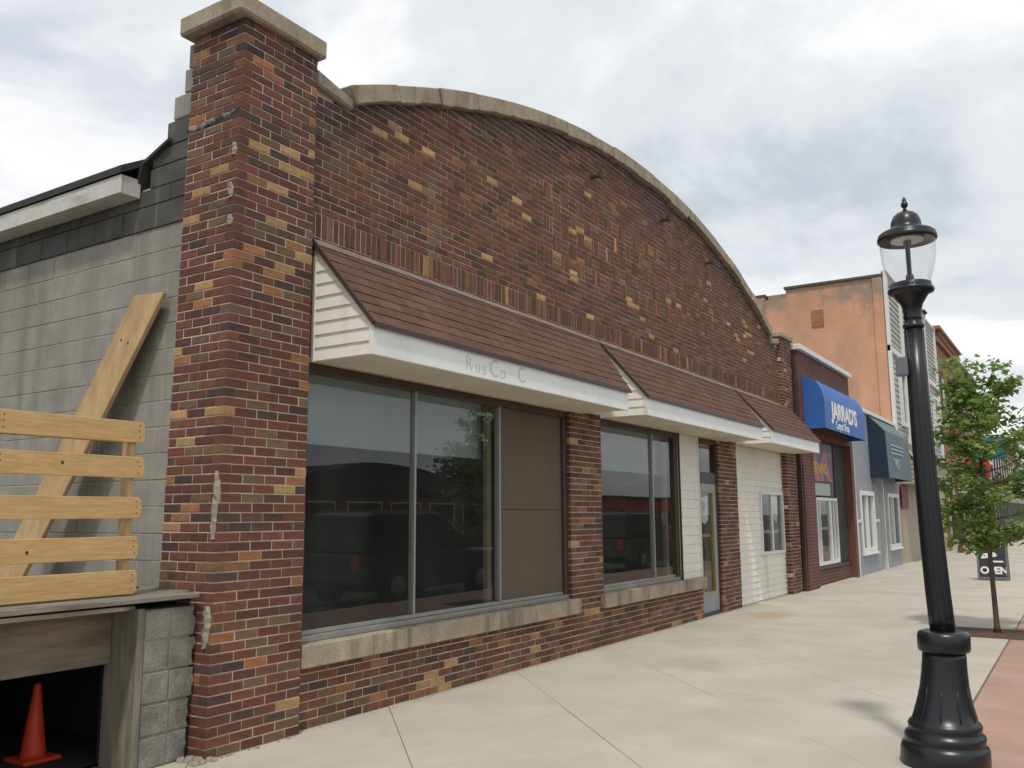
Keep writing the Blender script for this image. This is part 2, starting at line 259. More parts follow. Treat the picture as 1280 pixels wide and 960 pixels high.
# ------------------------------------------------------------------ helpers
WO = {}     # world position of every object's origin
def link(name, data, parent=None, at=(0, 0, 0)):
    o = bpy.data.objects.new(name, data); C.objects.link(o)
    at = Vector(at); WO[o.name] = at
    if parent: o.parent = parent; o.location = at - WO[parent.name]
    else: o.location = at
    return o
def tag(o, label, cat, group=None):
    o['label'] = label; o['category'] = cat
    if group: o['group'] = group
    return o
def thing(name, label, cat, at, group=None):
    return tag(link(name, None, None, at), label, cat, group)
class MB:
    """collects shapes for ONE mesh"""
    def __init__(s): s.v = []; s.f = []; s.c = []; s.col = None; s.smooth = []
    def face(s, pts, smooth=False):
        i = len(s.v); s.v += [tuple(p) for p in pts]; s.f.append(tuple(range(i, i+len(pts)))); s.c.append(s.col); s.smooth.append(smooth)
    def mesh(s, verts, faces, smooth=False):
        i = len(s.v); s.v += [tuple(p) for p in verts]
        for q in faces: s.f.append(tuple(a+i for a in q)); s.c.append(s.col); s.smooth.append(smooth)
    def box(s, x0, x1, y0, y1, z0, z1):
        s.mesh([(x0, y0, z0), (x1, y0, z0), (x1, y1, z0), (x0, y1, z0), (x0, y0, z1), (x1, y0, z1), (x1, y1, z1), (x0, y1, z1)],
               [(0, 3, 2, 1), (4, 5, 6, 7), (0, 1, 5, 4), (1, 2, 6, 5), (2, 3, 7, 6), (3, 0, 4, 7)])
    def hexa(s, p):   # eight corners, bottom loop then top loop
        s.mesh(p, [(0, 3, 2, 1), (4, 5, 6, 7), (0, 1, 5, 4), (1, 2, 6, 5), (2, 3, 7, 6), (3, 0, 4, 7)])
    def prism(s, poly, y0, y1):   # polygon in x,z pushed along y
        n = len(poly); a = [(p[0], y0, p[1]) for p in poly]; b = [(p[0], y1, p[1]) for p in poly]
        s.mesh(a+b, [tuple(range(n)), tuple(range(2*n-1, n-1, -1))]+[(i, i+n, (i+1) % n+n, (i+1) % n) for i in range(n)])
    def prism_x(s, poly, x0, x1):  # polygon in y,z pushed along x
        n = len(poly); a = [(x0, p[0], p[1]) for p in poly]; b = [(x1, p[0], p[1]) for p in poly]
        s.mesh(a+b, [tuple(range(n)), tuple(range(2*n-1, n-1, -1))]+[(i, i+n, (i+1) % n+n, (i+1) % n) for i in range(n)])
    def prism_z(s, poly, z0, z1):
        n = len(poly); a = [(p[0], p[1], z0) for p in poly]; b = [(p[0], p[1], z1) for p in poly]
        s.mesh(a+b, [tuple(range(n)), tuple(range(2*n-1, n-1, -1))]+[(i, i+n, (i+1) % n+n, (i+1) % n) for i in range(n)])
    def lathe(s, prof, seg=28, c=(0, 0, 0), lean=(0, 0), squash=1):
        rings = []
        for r, z in prof:
            lx, ly = lean(z) if callable(lean) else (lean[0]*z, lean[1]*z)
            rings.append([(c[0]+lx+r*math.cos(2*math.pi*k/seg), c[1]+ly+r*math.sin(2*math.pi*k/seg), c[2]+z) for k in range(seg)])
        v = [p for g in rings for p in g]; f = []
        for i in range(len(rings)-1):
            for k in range(seg): f.append((i*seg+k, i*seg+(k+1) % seg, (i+1)*seg+(k+1) % seg, (i+1)*seg+k))
        f.append(tuple(range(seg-1, -1, -1))); f.append(tuple((len(rings)-1)*seg+k for k in range(seg)))
        s.mesh(v, f, True)
    def tube(s, pts, rads, seg=8):
        pts = [Vector(p) for p in pts]; v = []; f = []
        for i, p in enumerate(pts):
            d = (pts[min(i+1, len(pts)-1)]-pts[max(i-1, 0)]).normalized(); a = d.orthogonal().normalized(); b = d.cross(a)
            for k in range(seg):
                t = 2*math.pi*k/seg; v.append(p+(a*math.cos(t)+b*math.sin(t))*rads[i])
        for i in range(len(pts)-1):
            for k in range(seg): f.append((i*seg+k, i*seg+(k+1) % seg, (i+1)*seg+(k+1) % seg, (i+1)*seg+k))
        f.append(tuple(range(seg-1, -1, -1))); f.append(tuple((len(pts)-1)*seg+k for k in range(seg)))
        s.mesh(v, f, True)
    def data(s, name, m):
        me = bpy.data.meshes.new(name); me.from_pydata(s.v, [], s.f)
        if any(c is not None for c in s.c):
            at = me.color_attributes.new('bcol', 'FLOAT_COLOR', 'CORNER'); vals = []
            for q, c in zip(s.f, s.c): vals += list((*(c or (.5, .5, .5)), 1))*len(q)
            at.data.foreach_set('color', vals)
        me.polygons.foreach_set('use_smooth', s.smooth)
        mats = m if isinstance(m, list) else [m]
        for q in mats: me.materials.append(q)
        me.update(); return me
    def build(s, name, m, parent=None, bevel=0, fixn=True):
        me = s.data(name, m)
        if bevel or fixn:
            b = bmesh.new(); b.from_mesh(me)
            if fixn: bmesh.ops.recalc_face_normals(b, faces=b.faces)
            if bevel: bmesh.ops.bevel(b, geom=[e for e in b.edges if len(e.link_faces) == 2 and e.calc_face_angle(0) > .5], offset=bevel, segments=1, affect='EDGES', clamp_overlap=True)
            b.to_mesh(me); b.free()
        o = link(name, me, parent)
        if not parent and False: pass
        return o
def box(name, x0, x1, y0, y1, z0, z1, m, parent=None, bevel=.004):
    b = MB(); b.box(x0, x1, y0, y1, z0, z1); return b.build(name, K[m], parent, bevel)
def text(name, s, size, at, m, parent, align='LEFT', rz=0, ext=.003, sx=1, bold=0):
    cu = bpy.data.curves.new(name, 'FONT'); cu.body = s; cu.size = size; cu.align_x = align; cu.extrude = ext; cu.offset = bold
    t = bpy.data.objects.new('tmp', cu); C.objects.link(t)
    me = bpy.data.meshes.new_from_object(t.evaluated_get(bpy.context.evaluated_depsgraph_get()))
    bpy.data.objects.remove(t); me.materials.clear(); me.materials.append(K[m])
    me.transform(Matrix.Translation(Vector(at)) @ Matrix.Rotation(rz, 4, 'Z') @ Matrix.Rotation(rad(90), 4, 'X') @ Matrix.Diagonal((sx, 1, 1, 1)))
    return link(name, me, parent)
def struct(o): o['kind'] = 'structure'; return o
def stuff(o): o['kind'] = 'stuff'; return o
def jit(a): return random.uniform(-a, a)

# ------------------------------------------------------------------ ground, road, pavements
b = MB(); b.face([(-1500, -1500, -.20), (1500, -1500, -.20), (1500, 1500, -.20), (-1500, 1500, -.20)]); struct(b.build('ground', K['earth']))
b = MB(); b.box(-60, 220, -12, -.75, -.198, -.13); struct(b.build('road', K['asphalt'], fixn=True))
b = MB(); b.box(-60, 220, -.75, -.60, -.19, .0); struct(b.build('kerb', K['conc'], bevel=.02))
b = MB(); b.box(-60, 220, -12.15, -12, -.19, .0); b.box(-60, 220, -16, -12.15, -.19, -.004); struct(b.build('far_pavement', K['conc']))
b = MB(); b.box(-60, 220, .935, 5.6, -.19, -.012); pave = struct(b.build('pavement', K['joint']))
def clip(poly, a, bb, c):   # keep a*x+b*y<=c
    o = []
    for i in range(len(poly)):
        p, q = poly[i], poly[(i+1) % len(poly)]; dp = a*p[0]+bb*p[1]-c; dq = a*q[0]+bb*q[1]-c
        if dp <= 0: o.append(p)
        if dp*dq < 0: t = dp/(dp-dq); o.append((p[0]+(q[0]-p[0])*t, p[1]+(q[1]-p[1])*t))
    return o
D = 2.02   # spacing of the diagonal joints, measured along x
for i in range(-6, 36):
    for j in range(-4, 42):
        u0, u1 = .92+D*i, .92+D*(i+1); v0, v1 = .55+D*j, .55+D*(j+1)   # u=x-y, v=x+y
        g = .003
        q = [((u+v)/2, (v-u)/2) for u, v in ((u0+g, v0+g), (u1-g, v0+g), (u1-g, v1-g), (u0+g, v1-g))]
        for cl in ((0, -1, -.945), (0, 1, 5.25), (-1, 0, -1.0), (1, 0, 62)):
            if len(q) > 2: q = clip(q, *cl)
        ar = abs(sum(q[k][0]*q[(k+1) % len(q)][1]-q[(k+1) % len(q)][0]*q[k][1] for k in range(len(q))))/2 if len(q) > 2 else 0
        # the tree pit is cut out of the slabs it touches
        if ar < .03: continue
        pieces = [q]
        cx = sum(p[0] for p in q)/len(q); cy = sum(p[1] for p in q)/len(q)
        if min(p[0] for p in q) < 14.35 and max(p[0] for p in q) > 13.2 and min(p[1] for p in q) < 1.75:
            left = clip(q, 1, 0, 13.2); right = clip(q, -1, 0, -14.35); mid = clip(clip(clip(q, -1, 0, -13.2), 1, 0, 14.35), 0, -1, -1.75)
            pieces = [p for p in (left, right, mid) if len(p) > 2]
        for p in pieces:
            b = MB(); b.prism_z(p, -.011, jit(.0012)); b.build('slab', K['conc'], pave, bevel=.003)
b = MB(); b.box(-60, 220, -.60, .930, -.19, -.012); strip = struct(b.build('paving_strip', K['joint']))
x = -3.0
while x < 60:
    w = 1.52
    for x0, x1 in ([(x, x+w)] if not (x+w > 13.2 and x < 14.35) else [(x, 13.2), (14.35, x+w)]):
        if x1-x0 > .05:
            b = MB(); b.box(x0+.004, x1-.004, -.596, .926, -.011, jit(.001)); b.build('red_paver', K['redpave'], strip, bevel=.003)
    if x+w > 13.2 and x < 14.35:
        a0, a1 = max(x, 13.2), min(x+w, 14.35)
        b = MB(); b.box(a0+.004, a1-.004, -.596, .38, -.011, 0); b.build('red_paver', K['redpave'], strip, bevel=.003)
    x += w
b = MB(); n = 14
pts = {}
for i in range(n+1):
    for j in range(n+1):
        pts[i, j] = (13.2+1.15*i/n, .38+1.37*j/n, -.008+.018*random.random()*(0 < i < n)*(0 < j < n))
for i in range(n):
    for j in range(n): b.face([pts[i, j], pts[i+1, j], pts[i+1, j+1], pts[i, j+1]], True)
struct(b.build('tree_pit_soil', K['soil']))

# ------------------------------------------------------------------ the brick storefront with the arched gable
FW = 5.12; FP = 5.05                       # wall face and pillar face
AC, AR = (11.6, -8.38), 14.88              # arch centre (x,z) and radius of the coping's underside
CH = .068; BL = .204
store = thing('brick_storefront', 'long brown brick storefront with arched gable and corner pillars', 'building', (4.13, 5.05, 0))
PAL = [((.150, .056, .036), 38), ((.115, .045, .032), 26), ((.080, .046, .038), 13), ((.150, .092, .052), 11), ((.29, .125, .052), 6), ((.40, .24, .10), 3)]
PALW = [((.155, .061, .037), 44), ((.126, .051, .034), 31), ((.090, .047, .036), 12), ((.145, .080, .045), 9), ((.24, .11, .045), 3.5), ((.46, .28, .12), .9)]
PALP = [((.155, .064, .039), 34), ((.120, .052, .034), 26), ((.082, .049, .040), 11), ((.160, .098, .053), 14), ((.26, .12, .055), 9), ((.38, .23, .10), 3.5)]
def pick(p):
    c = random.choices([q[0] for q in p], [q[1] for q in p])[0]; g = random.uniform(.82, 1.18)
    return tuple(max(.01, v*g*random.uniform(.93, 1.07)) for v in c)
bricks = []    # (axis, u0,u1,z0,z1, face, colour, proud) ; axis 'y' = facing the street, 'x' = facing the alley
def courses(z0, z1, spans, face, axis='y', pal=PALW, phase=0, proud=0):
    n0 = int(round(z0/CH)); k = n0
    while k*CH < z1-.02:
        za = k*CH; zb = za+CH
        for s0, s1 in spans(za+CH/2):
            if s1-s0 < 1:      # a pier: bond starts at its own edge
                u = s0; w = BL/2 if k % 2 else BL
                while u < s1-.01:
                    e = min(u+w, s1)
                    if s1-e < .05: e = s1
                    bricks.append((axis, u+(.0048 if u > s0 else 0), e-(.0048 if e < s1 else 0), za+.0048, zb-.0048, face, pick(pal), proud)); u = e; w = BL
                continue
            u = math.floor(s0/BL)*BL-(BL/2 if (k+phase) % 2 else 0)
            while u < s1:
                a, c = max(u, s0), min(u+BL, s1)
                if c-a > .045: bricks.append((axis, a+.0048, c-.0048, za+.0048, zb-.0048, face, pick(pal), proud))
                u += BL
        k += 1
def pl(z): return 4.09+.0165*z      # the corner pillar leans a little
# corner pillar: front and alley side, alternately stretcher and header at the corner
k = 0
while k*CH < 5.34:
    za = k*CH; zm = za+CH/2; x0 = pl(zm); odd = k % 2
    cc = pick(PAL)
    def run(axis, s0, s1, first, face, corner=False):
        u = s0; w = first
        while u < s1-.03:
            e = min(u+w, s1)
            if s1-e < .05: e = s1
            bricks.append((axis, u+(.0048 if u > s0 or not corner else -.001), e-.0048, za+.0048, za+CH-.0048, face, pick(PAL), 0)); u = e; w = BL
    if odd:
        run('y', x0, 4.945, .204, FP, True); run('x', FP+.098, 5.65, .204, x0)
    else:
        run('y', x0+.098, 4.945, .204, FP); run('x', FP, 5.65, .204, x0, True)
    k += 1
npillar = len(bricks)
core = MB(); core.hexa([(pl(0)+.006, FP+.006, 0), (4.936, FP+.006, 0), (4.936, 5.65, 0), (pl(0)+.006, 5.65, 0), (pl(5.36)+.006, FP+.006, 5.36), (4.936, FP+.006, 5.36), (4.936, 5.65, 5.36), (pl(5.36)+.006, 5.65, 5.36)])
pillar = core.build('corner_pillar', K['mortar'], store)
# right hand pillar
k = 0
while k*CH < 5.24:
    za = k*CH
    u = 18.32; w = .204 if k % 2 else .102
    while u < 19.08:
        e = min(u+w, 19.12)
        if 19.12-e < .05: e = 19.12
        bricks.append(('y', u+.0048, e-.0048, za+.0048, za+CH-.0048, FP, pick(PAL), 0)); u = e; w = .204
    bricks.append(('x', FP+.102, FP+.2, za+.0048, za+CH-.0048, 18.32, pick(PAL), 0))
    k += 1
box('right_pillar', 18.326, 19.114, FP+.006, 5.5, 0, 5.26, 'mortar', store, 0)
# wall spans
def below(z):
    return [(4.95, 9.30), (9.30, 13.56)] if z < .46 else []
courses(0, .46, lambda z: [(4.95, 13.56)], FW, pal=PALP)
courses(7*CH, 2.85, lambda z: [(9.30, 10.12)], FW, pal=PALP)
courses(0, 2.85, lambda z: [(14.46, 15.40)], FW, pal=PALP)
courses(42*CH, 57*CH, lambda z: [(4.95, 18.31)], FW)
for z in range(0):
    pass
# soldier course over the awnings
u = 4.97; zs = 57*CH
while u < 18.28:
    bricks.append(('y', u+.0062, u+CH-.0062, zs+.004, zs+BL-.004, FW, pick([((.145, .060, .040), 46), ((.105, .050, .037), 26), ((.16, .092, .052), 16), ((.24, .11, .05), 8), ((.36, .21, .09), 4)]), .001)); u += CH
def archspan(z):
    zt = z-AC[1]; R = AR+.09
    if zt >= R: return []
    h = math.sqrt(R*R-zt*zt); return [(max(4.95, AC[0]-h), min(18.31, AC[0]+h))]
# basket weave panel in the middle of the gable
W0, W1, Z0 = 8.75, 8.75+28*BL, 67*CH; Z1 = Z0+5*BL
def upper(z):
    s = archspan(z)
    if s and Z0 < z < Z1: return [(s[0][0], W0), (W1, s[0][1])]
    return s
courses(60*CH, 6.62, upper, FW)
PALB = [((.155, .062, .040), 44), ((.125, .052, .036), 28), ((.155, .085, .05), 16), ((.26, .11, .05), 7), ((.45, .27, .12), 2.5)]
for i in range(28):
    for j in range(5):
        for q in range(3):
            if (i+j) % 2: bricks.append(('y', W0+i*BL+.0064, W0+(i+1)*BL-.0064, Z0+j*BL+q*CH+.0064, Z0+j*BL+(q+1)*CH-.0064, FW, pick(PALB), .001))
            else: bricks.append(('y', W0+i*BL+q*CH+.0064, W0+i*BL+(q+1)*CH-.0064, Z0+j*BL+.0064, Z0+(j+1)*BL-.0064, FW, pick(PALB), .001))
# wall bodies behind the bricks
def wallbox(x0, x1, z0, z1): box('wall', x0, x1, FW+.006, 5.42, z0, z1, 'mortar_dark', store, 0)
box('wall', 4.94, 13.55, FW+.006, 5.42, 0, .455, 'mortar', store, 0)
box('wall', 9.306, 10.114, FW+.006, 5.42, .457, 2.80, 'mortar', store, 0)
box('wall', 14.466, 15.394, FW+.006, 5.42, 0, 2.80, 'mortar', store, 0)
poly = [(4.94, 2.834), (18.325, 2.834)]
nn = 40; xa, xb = 18.325, 4.94
poly.append((18.325, 5.10))
for i in range(nn+1):
    a = math.acos(6.72/AR)*0
    xx = 17.74-(17.74-5.42)*i/nn; poly.append((xx, AC[1]+math.sqrt((AR+.06)**2-(xx-AC[0])**2)))
poly.append((4.94, 5.16))
b = MB(); b.prism(poly, FW+.006, 5.42); b.build('gable_wall', K['mortar_dark'], store, 0)
# brick solids
def soot(br):
    # dark damp stain hanging irregularly under the coping stones and at the pillar head
    axis, u0, u1, z0, z1, f, col, pr = br; u = (u0+u1)/2; z = (z0+z1)/2
    if axis == 'y' and f == FW and abs(u-6.62-.05*math.sin(z*9)) < .11 and 4.1 < z < 4.95 and random.random() < .8:
        k = .04+.16*random.random(); return (axis, u0, u1, z0, z1, f, tuple(c*(1-k)+q*k for c, q in zip(col, (.52, .46, .38))), pr)     # lime bloom
    if axis == 'y' and f == FW and z > 4.2:
        d = AC[1]+math.sqrt(max(.1, AR*AR-(u-AC[0])**2))-z; reach = .30+.16*math.sin(u*1.7)+.12*math.sin(u*4.3+1)+(.45 if u < 5.5 else 0)
        k = max(0, min(1, 1-d/max(.05, reach)))*.75
    elif f < 5.06 and z > 4.95 and u < 6: k = min(1, (z-4.95)/.35)*.5*random.random()
    else: return br
    g = sum(col)/3*.62; return (axis, u0, u1, z0, z1, f, tuple(c*(1-k)+g*k for c in col), pr)
seeds = [(8.0, 4.98), (8.3, 5.05), (7.9, 4.75), (9.3, 4.75), (11.2, 4.45), (13.6, 5.3), (14.9, 4.9), (15.8, 4.7), (16.4, 5.0), (6.1, 4.95), (12.6, 4.4)]
def tans(br):     # the pale bricks come in loose groups
    axis, u0, u1, z0, z1, f, col, pr = br; u = (u0+u1)/2; z = (z0+z1)/2
    if axis == 'y' and f == FW and z > 4.1 and u1-u0 > .15:
        d = min(math.hypot(u-a, (z-c)*1.6) for a, c in seeds)
        if random.random() < .17*math.exp(-(d/.34)**2): g = random.uniform(.8, 1.1); col = (.46*g, .28*g, .12*g)
    return (axis, u0, u1, z0, z1, f, col, pr)
bricks = [soot(tans(q)) for q in bricks]
def brick_solid(mb, br, tiny=True):
    axis, u0, u1, z0, z1, f, col, pr = br
    j = .0022 if tiny else 0
    f = f-pr+jit(j); c = .0035; dp = .094
    u0 += jit(.0015); u1 += jit(.0015); z0 += jit(.001); z1 += jit(.001)
    jj = lambda: c*random.choice((.6, .8, 1, 1, 1.3, 2.2)) if tiny else c*random.choice((.8, 1, 1.6))
    fr = [(u0+jj(), z0+jj()), (u1-jj(), z0+jj()), (u1-jj(), z1-jj()), (u0+jj(), z1-jj())]; bk = [(u0, z0), (u1, z0), (u1, z1), (u0, z1)]
    P = (lambda u, d, z: (u, f+d, z)) if axis == 'y' else (lambda u, d, z: (f+d, u, z))
    v = [P(u, 0, z) for u, z in fr]+[P(u, c, z) for u, z in bk]+[P(u, dp, z) for u, z in bk]
    q = [(0, 1, 2, 3)]+[(i, i+4, (i+1) % 4+4, (i+1) % 4) for i in range(4)]+[(i+4, i+8, (i+1) % 4+8, (i+1) % 4+4) for i in range(4)]
    if axis == 'x': q = [t[::-1] for t in q]
    q = [t[::-1] if k == 0 and False else t for k, t in enumerate(q)]
    mb.col = col; mb.mesh(v, q)
cp = Vector((0, 0, 1.6))
def show(i):
    axis, u0, u1, z0, z1, f, col, pr = bricks[i]
    p = Vector(((u0+u1)/2, f, (z0+z1)/2)) if axis == 'y' else Vector((f, (u0+u1)/2, (z0+z1)/2))
    d = p-cp; n = Vector((0, -1, 0)) if axis == 'y' else Vector((-1, 0, 0))
    if axis == 'x' and f < 5 and p.z < 1.05 and p.y > 5.2: return 0
    return (u1-u0)*(z1-z0)*abs(d.normalized().dot(n))/d.length_squared
order = sorted(range(npillar), key=lambda i: -show(i))[:300]
single = set(order)
cache = {}
for i in order:
    axis, u0, u1, z0, z1, f, col, pr = bricks[i]
    key = (axis, round(u1-u0, 2), random.randrange(5))
    if key not in cache:
        mb = MB(); w = u1-u0; brick_solid(mb, (axis, -w/2, w/2, -(z1-z0)/2, (z1-z0)/2, 0, None, 0), False); cache[key] = mb.data('brick', K['brick1'])
        mb2 = bmesh.new(); mb2.from_mesh(cache[key]); bmesh.ops.recalc_face_normals(mb2, faces=mb2.faces); mb2.to_mesh(cache[key]); mb2.free()
    p = ((u0+u1)/2, f+jit(.002), (z0+z1)/2) if axis == 'y' else (f+jit(.002), (u0+u1)/2, (z0+z1)/2)
    o = link('brick', cache[key], pillar, p); o.color = (*col, 1)
rest = MB()
for i, br in enumerate(bricks):
    if i not in single: brick_solid(rest, br)
stuff(rest.build('brickwork', K['brick'], store))
# limestone: sills, caps, arch coping
def stone(name, pts8, parent=store, bev=.012):
    b = MB(); b.hexa(pts8); return b.build(name, K['stone'], parent, bev)
def sill(x0, x1): return box('sill', x0, x1, 5.045, 5.26, .462, .635, 'stone', store, .01)
sill(4.952, 9.395); sill(10.03, 13.545)
box('pillar_cap', 4.085, 4.995, 4.99, 5.72, 5.365, 5.525, 'stone', store, .018)
box('pillar_cap', 18.27, 19.17, 5.0, 5.55, 5.262, 5.37, 'stone', store, .015)
# rough shoulder between pillar and arch
b = MB(); b.hexa([(4.95, 5.06, 5.155), (5.40, 5.06, 5.10), (5.40, 5.44, 5.10), (4.95, 5.44, 5.155), (4.95, 5.06, 5.30), (5.40, 5.06, 5.20), (5.40, 5.44, 5.20), (4.95, 5.44, 5.30)]); b.build('shoulder_stone', K['patch'], store, .02)
box('shoulder_stone', 4.99, 5.10, 5.25, 5.50, 5.30, 5.42, 'stone', store, .015)
b = MB(); b.hexa([(17.78, 5.06, 5.03), (18.30, 5.06, 5.10), (18.30, 5.44, 5.10), (17.78, 5.44, 5.03), (17.78, 5.06, 5.13), (18.30, 5.06, 5.22), (18.30, 5.44, 5.22), (17.78, 5.44, 5.13)]); b.build('shoulder_stone', K['patch'], store, .02)
th0 = math.asin((AC[0]-5.39)/AR); th1 = math.asin((17.74-AC[0])/AR); ns = 19
for i in range(ns):
    a0 = -th0+(th0+th1)*i/ns+.0004; a1 = -th0+(th0+th1)*(i+1)/ns-.0004
    r0 = AR+jit(.012)-(.03 if i in (9, 11) else 0); r1 = AR+.165+jit(.008); yf = 5.03+jit(.008); b = MB(); m = 5; v = []
    for q in range(m+1):
        a = a0+(a1-a0)*q/m; s, c = math.sin(a), math.cos(a); e = jit(.009)
        v += [(AC[0]+(r0+e)*s, yf, AC[1]+(r0+e)*c), (AC[0]+r1*s, yf, AC[1]+r1*c), (AC[0]+(r1+.01)*s, 5.47, AC[1]+(r1+.01)*c), (AC[0]+r0*s, 5.47, AC[1]+r0*c)]
    f = [(0, 1, 2, 3), (4*m+3, 4*m+2, 4*m+1, 4*m)]
    for q in range(m):
        for k in range(4): f.append((4*q+k, 4*q+4+k, 4*q+4+(k+1) % 4, 4*q+(k+1) % 4))
    b.mesh(v, f); b.build('coping_stone', K['stone'], store, .008)
# iron anchors left in the gable
for x, z in ((10.0, 6.02), (12.3, 6.08), (14.2, 5.86)):
    b = MB(); b.box(x-.02, x+.02, 4.98, 5.13, z-.02, z+.02); b.box(x-.05, x+.05, 4.97, 4.99, z-.04, z+.05); b.build('wall_anchor', K['roof'], store, .004)
# barrel roof and alley side wall
b = MB(); m = 40; ra = AR-.02; rows = []
for i in range(m+1):
    xx = 3.985+(19.215-3.985)*i/m; rows.append((xx, AC[1]+math.sqrt(ra*ra-(xx-AC[0])**2)))
for i in range(m):
    (xa, za), (xb, zb) = rows[i], rows[i+1]
    y0a = 6.22 if xa < 4.3 else 5.43; y0b = 6.22 if xb < 4.3 else 5.43
    if xa < 4.3 <= xb: y0a = y0b = 6.22
    b.hexa([(xa, y0a, za-.06), (xb, y0b, zb-.06), (xb, 27, zb-.06), (xa, 27, za-.06), (xa, y0a, za), (xb, y0b, zb), (xb, 27, zb), (xa, 27, za)])
b.build('barrel_roof', K['roof'], store)
box('side_wall_body', 4.205, 4.40, 5.655, 27, 0, 4.24, 'bmortar', store, 0)
sw = [o for o in C.objects if o.name == 'side_wall_body'][0]; sw.name = 'side_wall'; WO['side_wall'] = Vector((0, 0, 0))
box('rear_wall', 4.4, 19.1, 26.8, 27, 0, 4.2, 'bmortar', store, 0)
box('far_side_wall', 18.9, 19.1, 5.51, 26.8, 0, 4.6, 'bmortar', store, 0)
for k in range(0, 22):
    z0 = .2*k-.12; z1 = z0+.2
    if z1 < .9: continue
    dark = z0 > 3.84; y = 5.66-(.2 if k % 2 else 0)
    while y < 9.1:
        a, c = max(y, 5.66), y+.4
        if c-a > .05:
            xo = (4.186 if dark else 4.200)+jit(.0015)
            b = MB(); b.box(xo, 4.26, a+.004, c-.004, z0+.004, min(z1, 4.22)-.004); b.build('block', K['blockdark' if dark else 'block'], sw, .004)
        y += .4
# stepped parapet blocks behind the pillar
for y1, z0, z1 in ((6.14, 4.222, 4.39), (6.12, 4.394, 4.54), (5.95, 4.544, 4.74), (5.88, 4.744, 4.94), (5.76, 4.944, 5.14), (5.72, 5.144, 5.34)):
    b = MB(); b.box(4.192, 4.50, 5.656, y1, z0, z1); b.build('block', K['blockdark' if z1 < 4.8 else 'block'], sw, .008)
b = MB(); b.hexa([(4.15, 5.87, 4.56), (4.52, 5.87, 4.56), (4.52, 6.19, 4.43), (4.15, 6.19, 4.43), (4.15, 5.87, 4.585), (4.52, 5.87, 4.585), (4.52, 6.20, 4.455), (4.15, 6.20, 4.455)])
b.hexa([(4.15, 6.19, 4.43), (4.52, 6.19, 4.43), (4.52, 6.26, 4.22), (4.15, 6.26, 4.22), (4.15, 6.21, 4.455), (4.52, 6.21, 4.455), (4.52, 6.285, 4.24), (4.15, 6.285, 4.24)]); b.build('flashing', K['roof'], store)
box('eave_board', 4.0, 4.03, 6.24, 27, 4.16, 4.315, 'whiteboard', store, .004)
box('eave_board', 4.032, 4.18, 6.24, 6.27, 4.16, 4.315, 'whiteboard', store, .003)
box('eave_soffit', 4.032, 4.183, 6.272, 27, 4.165, 4.18, 'whiteboard', store, 0)
# tar streak and mortar repairs on the pillar
def blob(name, m, pts, half, parent, axis='x', thick=.02):
    """rough smear following a line of (u,z) points on the pillar"""
    b = MB(); fr = []; bk = []
    seg = []
    for i in range(len(pts)-1):
        for q in range(5): t = q/5; seg.append((pts[i][0]+(pts[i+1][0]-pts[i][0])*t, pts[i][1]+(pts[i+1][1]-pts[i][1])*t))
    seg.append(pts[-1]); n = len(seg); rows = []
    for i, (u, z) in enumerate(seg):
        e = half*max(.15, math.sin(math.pi*(i+.4)/(n-.2)))**.5; dirv = Vector((seg[min(i+1, n-1)][0]-seg[max(i-1, 0)][0], seg[min(i+1, n-1)][1]-seg[max(i-1, 0)][1])).normalized(); nx, nz = -dirv.y, dirv.x
        row = []
        for s in (-1, -.5, 0, .5, 1):
            w = s*e*(1+jit(.35)); d = thick*(1-s*s*.9)*(1+jit(.5))+.001
            uu, zz = u+nx*w, z+nz*w; xf = pl(zz)
            # wraps the corner: u<0 lies on the alley face, u>0 on the front
            if uu <= 0: row.append((xf-d, FP-uu, zz))
            else: row.append((xf+uu, FP-d, zz))
        rows.append(row)
    for i in range(n-1):
        for k in range(4): b.face([rows[i][k], rows[i+1][k], rows[i+1][k+1], rows[i][k+1]], True)
    return b.build(name, K[m], parent, 0)
blob('mortar_patch', 'patch', [(-.03, 1.92), (-.02, 1.75), (-.035, 1.6), (-.03, 1.45)], .035, pillar)
blob('mortar_patch', 'patch', [(-.05, 1.0), (-.04, .86), (-.06, .72)], .04, pillar)
blob('mortar_patch', 'patch', [(-.05, 4.36), (-.04, 4.26)], .035, pillar, thick=.012)
blob('mortar_patch', 'patch', [(-.06, 4.05), (-.05, 3.93)], .03, pillar, thick=.012)
blob('mortar_patch', 'patch', [(-.05, 3.80), (-.045, 3.72)], .03, pillar, thick=.012)
blob('tar_smear', 'tar', [(-.60, 4.58), (-.42, 4.585), (-.25, 4.60), (-.02, 4.62)], .022, pillar, thick=.012)

